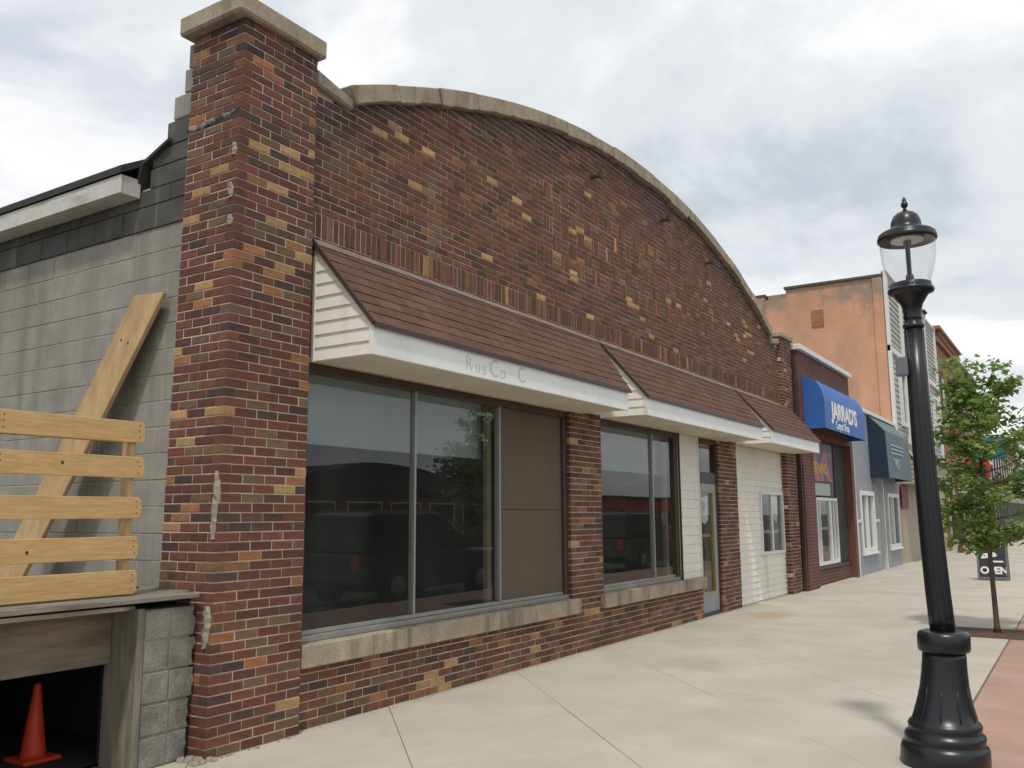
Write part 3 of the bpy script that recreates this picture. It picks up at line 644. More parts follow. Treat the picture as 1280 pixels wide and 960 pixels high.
# ---- shop windows
def frame_rect(x0, x1, z0, z1, y0, y1, t, m, parent, name='frame'):
    b = MB(); b.box(x0, x1, y0, y1, z1-t, z1); b.box(x0, x1, y0, y1, z0, z0+t); b.box(x0, x0+t, y0, y1, z0+t+.0005, z1-t-.0005); b.box(x1-t, x1, y0, y1, z0+t+.0005, z1-t-.0005)
    return b.build(name, K[m], parent, .002)
def pane(x0, x1, z0, z1, y, parent, m='glass'):
    b = MB(); b.face([(x0, y, z0), (x1, y, z0), (x1, y, z1), (x0, y, z1)]); return b.build('pane', K[m], parent, 0, False)
def shopwin(x0, x1, z0, z1, mulls, panels, jamb):
    b = MB(); b.box(x0, x1, 5.16, 5.26, z1-.075, z1); b.box(x1-jamb, x1, 5.16, 5.26, z0+.05, z1-.076); b.box(x0, x0+.02, 5.16, 5.26, z0+.05, z1-.076)
    w = b.build('shop_window', K['brownmetal'], store, .003)
    b = MB(); b.box(x0, x1-.001, 5.15, 5.25, z0+.001, z0+.048); b.box(x0, x1-.001, 5.185, 5.21, z0+.05, z0+.085); b.build('bottom_rail', K['alu'], w, .004)
    for mx_ in mulls: box('mullion', mx_-.012, mx_+.012, 5.165, 5.235, z0+.086, z1-.077, 'alu', w, .004)
    for a, c in panels: pane(a, c, z0+.05, z1-.075, 5.20, w)
    return w
w1 = shopwin(4.96, 9.29, .637, 2.832, (6.43, 7.85), ((4.98, 6.414), (6.446, 7.834)), .09)
for z0, z1 in ((.70, 1.66), (1.664, 2.755)): box('brown_panel', 7.868, 9.198, 5.19, 5.215, z0, z1, 'brownboard', w1, .003)
w2 = shopwin(10.125, 12.75, .637, 2.832, (11.84,), ((10.145, 11.824), (11.856, 12.61)), .13)
box('inner_trim', 7.76, 7.834, 5.27, 5.33, .7, 2.7, 'tan', w1, .005)
box('inner_trim', 12.50, 12.6, 5.27, 5.33, .7, 2.7, 'tan', w2, .005)
# what shows through the glass: dim room, pale bulkhead above
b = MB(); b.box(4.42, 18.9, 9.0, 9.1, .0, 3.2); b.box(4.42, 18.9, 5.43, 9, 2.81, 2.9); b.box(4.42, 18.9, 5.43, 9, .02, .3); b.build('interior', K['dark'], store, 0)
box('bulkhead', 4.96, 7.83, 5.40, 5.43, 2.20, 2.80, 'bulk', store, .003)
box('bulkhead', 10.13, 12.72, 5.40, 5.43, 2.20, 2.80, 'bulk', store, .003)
b = MB()
for i in range(60):
    x = random.uniform(5.1, 7.7); s = random.uniform(.008, .035); y = random.uniform(5.27, 5.40)
    b.tube([(x-s, y, .47+s*.4), (x, y+jit(.02), .47+s*1.1), (x+s, y+jit(.02), .47+s*.3)], [s*.5, s*.8, s*.3], 5)
stuff(b.build('crumbled_plaster', K['pale'], w1, 0))
box('inner_sill', 4.96, 13.5, 5.262, 5.46, .456, .47, 'inwall', store, 0)
# ---- clapboard pieces
def clap(parent, p0, p1, z0, h, nrm, lap=.018, name='siding_board', m='white', top=None):
    """one clapboard from p0 to p1 (x,y), thicker at its lower edge; top = (z at p0, z at p1) trims it under a slope"""
    a, c = Vector((p0[0], p0[1], 0)), Vector((p1[0], p1[1], 0)); n = Vector((nrm[0], nrm[1], 0))
    za, zc = (z0+h, z0+h) if top is None else (min(z0+h, top[0]), min(z0+h, top[1]))
    def P(q, d, z): return (q.x+n.x*d, q.y+n.y*d, z)
    if za <= z0+.002: za = z0+.002
    if zc <= z0+.002: zc = z0+.002
    lo = lap; ha = lap*(1-(za-z0)/h)+.003; hc = lap*(1-(zc-z0)/h)+.003
    b = MB(); b.hexa([P(a, lo, z0), P(c, lo, z0), P(c, -.004, z0), P(a, -.004, z0), P(a, ha, za), P(c, hc, zc), P(c, -.004, zc), P(a, -.004, za)])
    return b.build(name, K[m], parent, 0)
# narrow clad panel beside the door
pn = box('siding_panel', 12.752, 13.555, 5.15, 5.25, .637, 2.832, 'white', store, .002)
for k in range(16):
    clap(pn, (12.765, 5.149), (13.54, 5.149), .60+.137*k, .137, (0, -1), .016)
box('corner_trim', 13.541, 13.56, 5.12, 5.26, .60, 2.832, 'white', pn, .002); box('corner_trim', 12.745, 12.764, 5.12, 5.149, .60, 2.832, 'brownmetal', pn, .002)
# door and transom
dr = box('door', 13.60, 14.42, 5.175, 5.225, .05, 2.10, 'doorgrey', store, .003)
dm = dr.data; b = MB(); y0, y1 = 5.175, 5.225
b.box(13.60, 13.69, y0, y1, .05, 2.10); b.box(14.30, 14.42, y0, y1, .05, 2.10); b.box(13.691, 14.299, y0, y1, 1.98, 2.10); b.box(13.691, 14.299, y0, y1, .05, .34)
dr.data = b.data('door', K['doorgrey'])
frame_rect(13.692, 14.298, .342, 1.978, 5.17, 5.23, .03, 'brass', dr, 'glazing_bead'); pane(13.70, 14.29, .36, 1.96, 5.205, dr)
b = MB(); b.tube([(13.645, 5.17, 1.12), (13.645, 5.11, 1.10), (13.645, 5.10, .95), (13.645, 5.17, .93)], [.011]*4, 8); b.build('handle', K['brownmetal'], dr, 0)
b = MB(); b.prism([(13.78, 1.86), (14.12, 1.90), (14.12, 1.50), (13.95, 1.44), (13.78, 1.5)], 5.212, 5.216); b.build('notice', K['paper'], dr, 0)
tr = MB(); tr.box(13.561, 13.598, 5.16, 5.25, .0, 2.832); tr.box(14.422, 14.458, 5.16, 5.25, .0, 2.832); tr.box(13.599, 14.421, 5.16, 5.25, 2.105, 2.28); tr.box(13.599, 14.421, 5.16, 5.25, 2.75, 2.832); tr.box(13.599, 14.421, 5.14, 5.30, .0, .045)
tf = tr.build('door_frame', K['brownmetal'], store, .003); pane(13.60, 14.42, 2.285, 2.745, 5.20, tf)
box('wall', 13.56, 14.46, 5.251, 5.42, 0, .04, 'inwall', store, 0)
# clad bay with the small slider window
bay = MB(); bay.box(15.402, 16.76, 5.17, 5.40, 0, 2.832); bay.box(18.24, 18.32, 5.17, 5.40, 0, 2.832); bay.box(16.761, 18.239, 5.17, 5.40, 0, .84); bay.box(16.761, 18.239, 5.17, 5.40, 2.02, 2.832)
sd = bay.build('siding_wall', K['white'], store, 0)
for k in range(24):
    z = .028+.116*k
    for a, c in ([(15.405, 18.315)] if z+.116 < .83 or z > 2.02 else [(15.405, 16.755), (18.245, 18.315)]): clap(sd, (a, 5.168), (c, 5.168), z, .116, (0, -1), .016)
sw_ = frame_rect(16.755, 18.245, .835, 2.025, 5.125, 5.20, .055, 'trimwhite', store, 'small_window')
box('meeting_rail', 17.46, 17.53, 5.14, 5.19, .892, 1.968, 'trimwhite', sw_, .003); pane(16.81, 17.46, .89, 1.97, 5.165, sw_); pane(17.53, 18.19, .89, 1.97, 5.165, sw_)
b = MB(); b.prism([(17.62, 1.94), (18.0, 1.94), (17.95, 1.55), (17.86, 1.42), (17.70, 1.5)], 5.175, 5.18); b.build('notice', K['paper'], sw_, 0)

# ------------------------------------------------------------------ the three shingled awnings
YF = 4.47; ZT = 3.83; ZE = 3.095; ZB = 2.835
def awning(x0, x1t, x1f, label, seam=None):
    t = thing('shop_awning', label, 'awning', (x0, YF, ZB), 'shingled awnings over the brick storefront')
    box('soffit', x0+.02, x1f+.02, YF+.02, FW-.004, ZB, ZB+.018, 'soffit', t, 0)
    b = MB(); b.hexa([(x0+.02, YF+.02, ZB+.02), (x1f, YF+.02, ZB+.02), (x1t-.03, 5.10, ZB+.02), (x0+.02, 5.10, ZB+.02), (x0+.02, YF+.02, ZE-.03), (x1f, YF+.02, ZE-.03), (x1t-.03, 5.10, ZT-.05), (x0+.02, 5.10, ZT-.05)]); b.build('frame', K['white'], t, 0)
    cuts = [x0]+([seam] if seam else [])+[x1f]
    for a, c in zip(cuts[:-1], cuts[1:]): box('fascia', a+.002, c-.002, YF-.012, YF+.018, ZB-.012, ZE-.012, 'fascia', t, .004)
    # end boards under the rake, each its own
    h = .105; k = 0
    while ZB+k*h < ZT-.03:
        z = ZB-.004+k*h
        def yat(zz): return YF+max(0, (zz-ZE+.02))/(ZT-ZE)*(5.115-YF)
        y0, y1 = max(YF, yat(z)), 5.118
        yt = yat(z+h); h2 = min(h, ZE-.02+(ZT-ZE)-z-.03)
        if y1-y0 > .03 and h2 > .01:
            b = MB(); lp = .016; lo = x0-lp
            b.hexa([(lo, y1, z), (lo, y0, z), (x0+.018, y0, z), (x0+.018, y1, z), (x0-.002, y1, z+h2), (x0-.002, min(yt, y1-.003), z+h2), (x0+.018, min(yt, y1-.003), z+h2), (x0+.018, y1, z+h2)]); b.build('siding_board', K['white'], t, 0)
        k += 1
    box('corner_trim', x0-.022, x0+.001, YF-.014, YF+.03, ZB-.012, ZE-.012, 'white', t, .003); box('corner_trim', x0-.022, x0+.0, 5.085, 5.117, ZB-.01, ZT-.13, 'white', t, .003)
    # shingles: overlapping tabs
    sl = Vector((0, 5.112-(YF-.035), ZT-(ZE-.03))); Ls = sl.length; d = sl/Ls; nr = Vector((0, -d.z, d.y)); org = Vector((0, YF-.035, ZE-.03))
    b = MB(); n = 8
    for r in range(n):
        s0 = Ls*r/n; s1 = min(Ls, Ls*(r+1)/n+.03); u = x0-.03-random.uniform(0, .3)
        def xr(s): return x1f+.02+(x1t-x1f)*s/Ls
        while u < xr(s0):
            e = u+.305; a = max(u, x0-.025)
            p0 = min(e-.004, xr(s0)); p1 = min(e-.004, xr(s1))
            if p0-a > .01:
                g = random.uniform(.88, 1.12); q = random.uniform(.97, 1.03); b.col = (.132*g*q, .070*g, .048*g)
                hh = .011+jit(.002)
                lo = [org+d*s0+nr*0, org+d*s1+nr*0]; up = [org+d*(s0+jit(.003))+nr*hh, org+d*s1+nr*.003]
                X = lambda v, xx: (xx, v.y, v.z)
                b.hexa([X(lo[0], a), X(lo[0], p0), X(lo[1], max(p1, a+.005)), X(lo[1], a), X(up[0], a), X(up[0], p0), X(up[1], max(p1, a+.005)), X(up[1], a)])
            u = e
    stuff(b.build('shingles', K['shingle'], t))
    X = lambda v, xx: (xx, v.y, v.z)
    b = MB(); o2 = org-nr*.03; b.hexa([X(o2, x0-.03), X(o2, x1f+.03), X(o2+d*Ls, x1t+.01), X(o2+d*Ls, x0-.03), X(org-nr*.002, x0-.03), X(org-nr*.002, x1f+.03), X(org+d*Ls-nr*.002, x1t+.01), X(org+d*Ls-nr*.002, x0-.03)]); b.build('roof_deck', K['brownmetal'], t, 0)
    b = MB(); b.hexa([X(o2+nr*.008, x0-.045), X(o2+nr*.008, x0-.028), X(o2+d*Ls+nr*.008, x0-.028), X(o2+d*Ls+nr*.008, x0-.045), X(org+nr*.012, x0-.045), X(org+nr*.012, x0-.026), X(org+d*Ls+nr*.012, x0-.026), X(org+d*Ls+nr*.012, x0-.045)]); b.build('rake_trim', K['brownmetal'], t, 0)
    box('drip_edge', x0-.03, x1f+.02, YF-.045, YF-.030, ZE-.062, ZE-.022, 'brownmetal', t, .003)
    b = MB(); b.hexa([(x0-.03, 5.05, ZT-.055), (x1t, 5.05, ZT-.055), (x1t, 5.118, ZT+.005), (x0-.03, 5.118, ZT+.005), (x0-.03, 5.045, ZT-.045), (x1t, 5.045, ZT-.045), (x1t, 5.116, ZT+.020), (x0-.03, 5.116, ZT+.020)]); b.build('flashing', K['flash'], t, 0)
    return t
a1 = awning(5.035, 10.03, 9.56, 'brown shingled awning with ghost letters, beside the corner pillar', 8.62)
a2 = awning(10.12, 15.32, 14.82, 'brown shingled awning with blank white fascia over the glass door')
a3 = awning(15.43, 19.00, 18.66, 'short brown shingled awning over the white clad bay with small window')
for s, sz, x, z in (('R', .19, 6.22, 2.87), ('u', .17, 6.37, 2.865), ('s', .16, 6.49, 2.865), ('C', .225, 6.60, 2.862), ('o', .18, 6.775, 2.862), ('C', .21, 7.08, 2.87)):
    text('ghost_letter', s, sz, (x, YF-.0125, z), 'ghost', a1, ext=.0012, bold=-.002 if s in 'Rus' else 0)

# ------------------------------------------------------------------ loading dock in the alley
dock = thing('loading_dock', 'weathered plank loading dock on a block pier beside the pillar', 'loading dock', (3.4, 5.2, 0))
pc = box('pier', 3.70, 4.05, 5.208, 5.62, 0, 1.0, 'blockpier', dock, 0)
for k in range(5):
    z0 = .2*k+.008; xs = [3.692, 3.895+jit(.02), 4.085+jit(.012)-(.03 if k == 0 else 0)]
    for a, c in zip(xs[:-1], xs[1:]):
        b = MB(); nx = 4; v = []
        ragged = c > 4.0
        # rounded, chipped blocks: the free edge wanders
        pr = [(a+.004, z0), (c-.004, z0)]
        pr += [(c-.004+(jit(.022) if ragged else 0), z0+.192*q/4) for q in (1, 2, 3)]+[(c-.004, z0+.188), (a+.004, z0+.188)]
        b.prism(pr, 5.20+jit(.004), 5.60); b.build('block', K['blockpier'], pc, .006)
box('jamb', 3.638, 3.688, 5.19, 5.53, 0, 1.015, 'jamb', dock, .004)
box('lintel', .9, 3.636, 5.46, 5.51, .655, 1.0, 'lintel', dock, .005)
box('lintel_board', .9, 3.636, 5.30, 5.458, 1.001, 1.017, 'oldwood', dock, .003)
y = 5.13; k = 0
while y < 9.0:
    b = MB(); x1 = 4.175 if k == 0 else 4.18; xr = pl(1.1)-.004
    if k == 0:
        b.mesh([(.9, 5.13, 1.05), (4.06, 5.13, 1.06), (4.075, 5.22, 1.06), (4.0, 5.275, 1.05), (.9, 5.275, 1.05), (.9, 5.13, 1.098), (4.06, 5.13, 1.088), (4.075, 5.22, 1.09), (4.0, 5.275, 1.098), (.9, 5.275, 1.098)],
               [(4, 3, 2, 1, 0), (5, 6, 7, 8, 9)]+[(i, (i+1) % 5, (i+1) % 5+5, i+5) for i in range(5)])
    else:
        b.box(.9, (xr if y < 5.66 else 4.19)-jit(.006)-.01, y, y+.142, 1.05+jit(.004), 1.098+jit(.004))
    b.build('deck_plank', K['oldwood'], dock, .004); y += .148; k += 1
b = MB(); b.mesh([(.9, 5.115, 1.018), (3.50, 5.14, 1.018), (3.62, 5.20, 1.02), (.9, 5.25, 1.018), (.9, 5.115, 1.048), (3.48, 5.14, 1.045), (3.62, 5.20, 1.04), (.9, 5.25, 1.048)], [(3, 2, 1, 0), (4, 5, 6, 7), (0, 1, 5, 4), (1, 2, 6, 5), (2, 3, 7, 6), (3, 0, 4, 7)]); b.build('under_plank', K['oldwood'], dock, .003)
b = MB(); b.box(.9, 4.18, 9.0, 9.05, 0, 1.04); b.box(.85, .9, 5.3, 9.05, 0, 1.04); b.box(4.10, 4.18, 5.66, 9.0, 0, 1.04); b.box(3.70, 4.09, 5.63, 5.65, 0, 1.04); b.face([(.9, 5.6, .003), (4.1, 5.6, .003), (4.1, 9, .003), (.9, 9, .003)]); b.build('added_dark_lining', K['dark'], dock, 0)  # dark lining and floor added to keep the space under the deck dark
for x in (1.4, 2.6): box('post', x, x+.1, 5.47, 5.57, 0, .65, 'jamb', dock, .004)
# crumbs of masonry at the pillar's foot
b = MB()
for i in range(46):
    x, y, s = random.uniform(3.98, 4.14), random.uniform(5.0, 5.2), random.uniform(.008, .03)
    if i > 30: x = random.uniform(4.1, 4.9); y = 5.035-random.random()*.03; s *= .5
    v = [(x+jit(s), y+jit(s), .002+random.random()*s*1.3) for q in range(8)]
    b.hexa([(x-s, y-s, 0), (x+s, y-s*.8, 0), (x+s*.9, y+s, 0), (x-s, y+s*.7, 0), (x-s*.6, y-s*.5, s*.9), (x+s*.5, y-s*.6, s*1.1), (x+s*.6, y+s*.5, s*.8), (x-s*.5, y+s*.6, s)])
o = stuff(b.build('masonry_rubble', K['patch'], None, .003)); tag(o, 'crumbled mortar rubble at the foot of the corner pillar', 'rubble')
b = MB(); rg = random.Random(11)
for i in range(420):
    x = rg.uniform(4.95, 18.3); y = (5.10 if x < 15.4 or x > 18 else 5.12)-abs(rg.gauss(0, .05)); q = rg.uniform(.0015, .005)
    b.hexa([(x-q, y-q, 0), (x+q, y-q, 0), (x+q, y+q, 0), (x-q, y+q, 0), (x-q*.5, y-q*.6, q), (x+q*.6, y-q*.4, q*.9), (x+q*.5, y+q*.5, q), (x-q*.6, y+q*.5, q*1.1)])
o = stuff(b.build('grit', K['patch'], None, 0)); tag(o, 'loose sandy grit along the foot of the brick front', 'grit')
# pallet standing on its edge
pa = thing('wooden_pallet', 'new pine pallet stood on edge on the loading dock', 'pallet', (3.1, 5.3, 1.10))
for z0, z1, s in ((2.095, 2.235, .0), (1.86, 2.0, .006), (1.595, 1.735, .0), (1.335, 1.48, -.01), (1.108, 1.262, -.004)):
    e = 3.675+s; b = MB(); r = .018
    b.prism([(2.45, z0), (e-r, z0), (e, z0+r), (e+jit(.004), (z0+z1)/2), (e, z1-r*1.3), (e-r, z1), (2.45, z1)], 5.275, 5.297)
    sl_ = b.build('slat', K['pine'], pa, .003)
    for sx in (3.655, 2.75, 2.73):
        for q in (.25, .55, .8):
            bb = MB(); bb.lathe([(.0048, 0), (.0048, .002)], 6, (0, 0, 0)); me = bb.data('nail', K['knot']); me.transform(Matrix.Translation((sx-.02-jit(.008), 5.2755, z0+(z1-z0)*q)) @ Matrix.Rotation(rad(90), 4, 'X')); link('nail', me, sl_)
for x in (2.70, 3.585): box('stringer', x, x+.04, 5.299, 5.39, 1.10, 2.235, 'pine2', pa, .004)
for z0 in (1.108, 1.60, 2.10): box('back_slat', 2.45, 3.66, 5.392, 5.412, z0, z0+.09, 'pine', pa, .003) if z0 != 1.60 else None
for x, z in ((3.11, 1.94), (2.93, 1.40)):
    bb = MB(); bb.lathe([(.012, 0), (.011, .001)], 10); me = bb.data('knot', K['knot']); me.transform(Matrix.Translation((x, 5.2752, z)) @ Matrix.Rotation(rad(90), 4, 'X')); link('knot', me, pa)
# long board leaned on the block wall
A, B_ = Vector((4.165, 5.98, 3.32)), Vector((3.86, 7.16, 1.105)); dv = (B_-A).normalized(); wv = Vector((.12, .87, .47)); wv = (wv-dv*wv.dot(dv)).normalized(); nv = dv.cross(wv).normalized()
if nv.x > 0: nv = -nv
hw = .19; th = .036
def lb(p, w, t): return tuple(p+wv*w+nv*t)
b = MB(); low1 = B_+dv*((1.102-(B_+wv*-hw).z)/dv.z); low2 = B_+dv*((1.102-(B_+wv*hw).z)/dv.z)
tA = A
t1 = A+dv*((3.30-(A+wv*-hw).z)/dv.z); t2 = A+dv*((3.335-(A+wv*hw).z)/dv.z)
b.hexa([lb(low1, -hw, 0), lb(low2, hw, 0), lb(low2, hw, th), lb(low1, -hw, th), lb(t1, -hw, 0), lb(t2, hw, 0), lb(t2, hw, th), lb(t1, -hw, th)])
o = b.build('leaning_board', K['pine2'], None, .004); tag(o, 'wide pine board leaning on the grey block wall behind the pallet', 'board')
pnt = A+dv*.45
for w in (-.05, .06):
    bb = MB(); p = A+dv*(.42+jit(.03))+wv*w+nv*(th+.0006); bb.tube([p, p+nv*.001], [.013, .012], 9); bb.build('knot', K['knot'], o, 0)
# scrap on the deck behind the pallet
b = MB()
for i in range(26):
    x, y = random.uniform(2.6, 4.1), random.uniform(5.7, 7.0); s = random.uniform(.04, .14); a = random.random()*3; z = 1.104+random.random()*.05
    ca, sa = math.cos(a)*s, math.sin(a)*s
    b.hexa([(x-ca, y-sa, z), (x+sa*.6, y-ca*.6, z), (x+ca, y+sa, z), (x-sa*.6, y+ca*.6, z), (x-ca, y-sa, z+.012), (x+sa*.6, y-ca*.6, z+.03), (x+ca, y+sa, z+.014), (x-sa*.6, y+ca*.6, z+.012)])
o = stuff(b.build('shingle_scraps', K['roof'], None, 0)); tag(o, 'dark roofing scraps scattered on the dock behind the pallet', 'debris')
# traffic cone under the dock
co_ = thing('traffic_cone', 'orange traffic cone in the dark space under the loading dock', 'cone', (3.50, 6.05, 0))
b = MB(); b.lathe([(.085, .03), (.078, .06), (.024, .48), (.019, .50), (.0, .50)], 20, (3.50, 6.05, 0)); b.build('cone_body', K['orangecone'], co_, 0)
box('cone_base', 3.37, 3.63, 5.92, 6.18, 0, .03, 'orangecone', co_, .01)

# ------------------------------------------------------------------ street lamp
LX, LY = 6.55, .89
def ln(z):      # the casting sits a little askew and the shaft leans back over it
    P = ((0, 0), (.77, .052), (.90, .046), (1.08, .036), (1.5, .020), (2.0, .009), (2.6, .006), (4.0, .004))
    for (a, u), (b_, v) in zip(P[:-1], P[1:]):
        if z <= b_: q = u+(v-u)*(z-a)/(b_-a); return (.539*q, -.842*q)
    return (0, 0)
lamp = thing('street_lamp', 'black fluted street lamp with clear acorn globe', 'street lamp', (LX, LY, 0))
def lat(name, prof, m, seg=36, lean=ln, parent=lamp, c=(LX, LY, 0)):
    b = MB(); b.lathe(prof, seg, c, lean); return b.build(name, K[m], parent, 0)
base = lat('base', [(.262, 0), (.266, .01), (.264, .10), (.255, .125), (.236, .135), (.240, .15), (.243, .175), (.236, .195), (.215, .205), (.218, .222), (.222, .245), (.212, .265), (.196, .275), (.178, .33), (.160, .40), (.148, .48), (.138, .58), (.133, .66), (.131, .70)], 'black', 48)
for k in range(10):   # raised flutes on the bell
    a = 2*math.pi*k/10; b = MB(); pr = [(.194, .285), (.176, .34), (.158, .41), (.146, .49)]
    b.tube([(LX+ln(z)[0]+r*math.cos(a), LY+ln(z)[1]+r*math.sin(a), z) for r, z in pr], [.004, .006, .006, .003], 6); b.build('flute', K['black'], base, 0)
lat('collar', [(.131, .70), (.152, .705), (.160, .72), (.160, .80), (.150, .825), (.120, .835), (.09, .835)], 'black', 36)
shaft = lat('shaft', [(.078, .82), (.077, .95), (.076, 1.08), (.075, 1.25), (.074, 1.4), (.072, 1.6), (.070, 1.8), (.068, 2.0), (.066, 2.3), (.061, 2.868)], 'black', 24, ln)
for k in range(12):
    a = 2*math.pi*k/12; b = MB(); b.tube([(LX+ln(z)[0]+r*math.cos(a), LY+ln(z)[1]+r*math.sin(a), z) for r, z in ((.077, .86), (.0755, 1.08), (.0735, 1.4), (.0695, 1.8), (.0655, 2.3), (.061, 2.85))], [.0025]*6, 5); b.build('flute', K['black'], shaft, 0)
lat('capital', [(.066, 2.865), (.070, 2.87), (.070, 2.89), (.056, 2.895), (.056, 2.925), (.060, 2.93), (.058, 2.94), (.060, 2.985), (.070, 3.03), (.094, 3.07), (.110, 3.095), (.116, 3.105), (.146, 3.115), (.152, 3.13), (.147, 3.145), (.136, 3.148), (.136, 3.178), (.128, 3.182), (.03, 3.184)], 'black', 36, ln)
gl = lat('globe', [(.126, 3.178), (.140, 3.22), (.160, 3.285), (.173, 3.35), (.180, 3.42), (.181, 3.47), (.180, 3.505)], 'glassl', 36, ln)
bmg = bmesh.new(); bmg.from_mesh(gl.data); bmesh.ops.delete(bmg, geom=[f for f in bmg.faces if len(f.verts) > 4], context='FACES_ONLY'); bmg.to_mesh(gl.data); bmg.free()
lat('lamp_tube', [(.026, 3.20), (.026, 3.24), (.016, 3.25), (.016, 3.44), (.026, 3.45), (.026, 3.51)], 'greyplastic', 14, ln)
for dx, dy in ((.022, 0), (-.022, 0)):
    b = MB(); b.tube([(LX+ln(3.2)[0]+dx, LY+ln(3.2)[1]+dy, 3.21), (LX+ln(3.4)[0]+dx, LY+ln(3.4)[1]+dy, 3.50)], [.005, .005], 6); b.build('rod', K['black'], lamp, 0)
lat('reflector', [(.10, 3.488), (.11, 3.489), (.11, 3.50), (.05, 3.505)], 'chrome', 28, ln)
lat('hood', [(.145, 3.508), (.180, 3.488), (.190, 3.486), (.195, 3.494), (.195, 3.515), (.186, 3.524), (.188, 3.535), (.170, 3.552), (.140, 3.566), (.112, 3.576), (.104, 3.583), (.102, 3.60), (.097, 3.632), (.083, 3.668), (.060, 3.69), (.030, 3.70), (.020, 3.71)], 'black', 40, ln)
lat('finial', [(.016, 3.707), (.012, 3.72), (.011, 3.73), (.020, 3.738), (.024, 3.75), (.022, 3.766), (.013, 3.778), (.015, 3.79), (.009, 3.80), (.003, 3.812)], 'black', 16, ln)
for o in [q for q in C.objects if q.parent == lamp or (q.parent and q.parent.parent == lamp)]:
    pass
b = MB(); b.box(LX-.08, LX-.02, LY+.04, LY+.115, 2.53, 2.66); b.build('photocell_box', K['greyplastic'], lamp, .006)

# ------------------------------------------------------------------ trees
def leaf_cloud(b, centres, n, size, rnd):
    for i in range(n):
        c, r = rnd.choice(centres); d = Vector((rnd.gauss(0, 1), rnd.gauss(0, 1), rnd.gauss(0, .75)));
        if d.length > 2: d *= 2/d.length
        p = Vector(c)+d*r*.5; s = size*rnd.uniform(.65, 1.3)
        nrm = Vector((rnd.gauss(0, .55), rnd.gauss(0, .55), 1)).normalized(); a = nrm.orthogonal().normalized(); a.rotate(Matrix.Rotation(rnd.random()*6.28, 3, nrm)); q = nrm.cross(a)
        tip = p+a*s-nrm*s*.25; m1 = p+a*s*.45
        b.face([p, m1+q*s*.42+nrm*s*.06, tip, m1-q*s*.42+nrm*s*.06], False)
def tree(name, label, at, limbs, trunk, clumps, nleaf, size, m, seed, group=None):
    rnd = random.Random(seed); t = thing(name, label, 'tree', at, group); at = Vector(at)
    b = MB(); b.tube([at+Vector(p) for p, r in trunk], [r for p, r in trunk], 9)
    for l in limbs: b.tube([at+Vector(p) for p, r in l], [r for p, r in l], 6)
    b.build('trunk', K['bark'], t, 0)
    b = MB(); leaf_cloud(b, [(at+Vector(c), r) for c, r in clumps], nleaf, size, rnd); b.build('crown', K[m], t, 0, False)
    return t
rnd = random.Random(5); limbs = []; clumps = []
tz = lambda z: (-.02*z, .01*z, z)
for i in range(46):
    z = 1.02+2.3*(i/46)**1.05; a = i*2.4+rnd.uniform(-.4, .4)
    L_ = (.70 if z < 2.4 else .70-.3*(z-2.4))*rnd.uniform(.65, 1.08)*(.8 if z < 1.2 else 1)
    L_ *= 1+.32*(math.cos(a)*.54-math.sin(a)*.84); rise = rnd.uniform(.1, .5)*L_
    p0 = Vector(tz(z)); p1 = p0+Vector((math.cos(a)*L_*.55, math.sin(a)*L_*.55, rise*.45)); p2 = p0+Vector((math.cos(a)*L_, math.sin(a)*L_, rise))
    limbs.append([(p0, .013), (p1, .008), (p2, .003)])
    clumps += [(p2, .16), (p0.lerp(p2, .72), .17)]
    if i % 3 == 0: clumps.append((p0.lerp(p2, .4)+Vector((0, 0, .05)), .2))
for a, l in ((.3, .55), (2.2, .5), (4.2, .45), (1.2, .3)):
    p0 = Vector(tz(3.0)); p2 = p0+Vector((math.cos(a)*l*.7, math.sin(a)*l*.7, l*1.25)); limbs.append([(p0, .012), (p0.lerp(p2, .5), .008), (p2, .003)]); clumps += [(p2, .2), (p0.lerp(p2, .65), .18)]
tree('street_tree', 'young green maple in the pavement pit past the street lamp', (13.9, 1.12, 0), limbs, [((0, 0, -.01), .05), ((-.01, 0, .1), .036), (tz(.6), .032), (tz(1.6), .026), (tz(2.6), .018), (tz(3.5), .007)], clumps, 5400, .085, 'leaf', 3)

# ------------------------------------------------------------------ small brick shop with the blue awning
js = thing('carpet_shop', 'low red brown brick shop with white coping and recessed front', 'building', (19.2, 4.95, 0))
b = MB(); b.box(19.24, 20.15, 4.95, 5.35, 0, 3.3); b.box(19.24, 24.2, 4.951, 5.35, 3.3, 5.12); b.box(19.24, 19.5, 5.35, 24, 0, 5.1); b.box(24.0, 24.2, 5.35, 24, 0, 5.1); b.box(20.15, 23.9, 5.08, 5.35, 0, .36)
b.build('wall', K['jbrick'], js, 0)
box('shop_roof', 19.3, 24.15, 5.3, 24, 5.0, 5.06, 'roof', js, 0)
box('coping', 19.18, 24.26, 4.86, 5.42, 5.121, 5.24, 'trimwhite', js, .01)
box('dark_gap_strip', 19.14, 19.232, 4.97, 5.045, 0, 5.0, 'brownmetal', js, .004)  # dark strip standing in for the shaded gap between the two shops
box('right_pilaster', 23.9, 24.13, 4.93, 5.34, 0, 3.3, 'brownpost', js, .006); box('edge_trim', 24.132, 24.198, 4.91, 5.34, 0, 3.3, 'trimwhite', js, .004)
box('bulkhead_ledge', 20.16, 23.89, 5.05, 5.35, .361, .41, 'brownmetal', js, .004)
box('dark_panel', 22.78, 23.89, 5.12, 5.30, .42, 3.29, 'roof', js, .004)
box('left_frame', 20.16, 20.62, 5.14, 5.30, .42, 2.0, 'brownpost', js, .004)
wj = frame_rect(20.75, 22.75, .43, 1.97, 5.08, 5.17, .07, 'trimwhite', js, 'display_window')
for x in (21.05, 22.0, 22.4): box('glazing_bar', x, x+(.16 if x == 22.0 else .05), 5.09, 5.16, .505, 1.895, 'trimwhite', wj, .003)
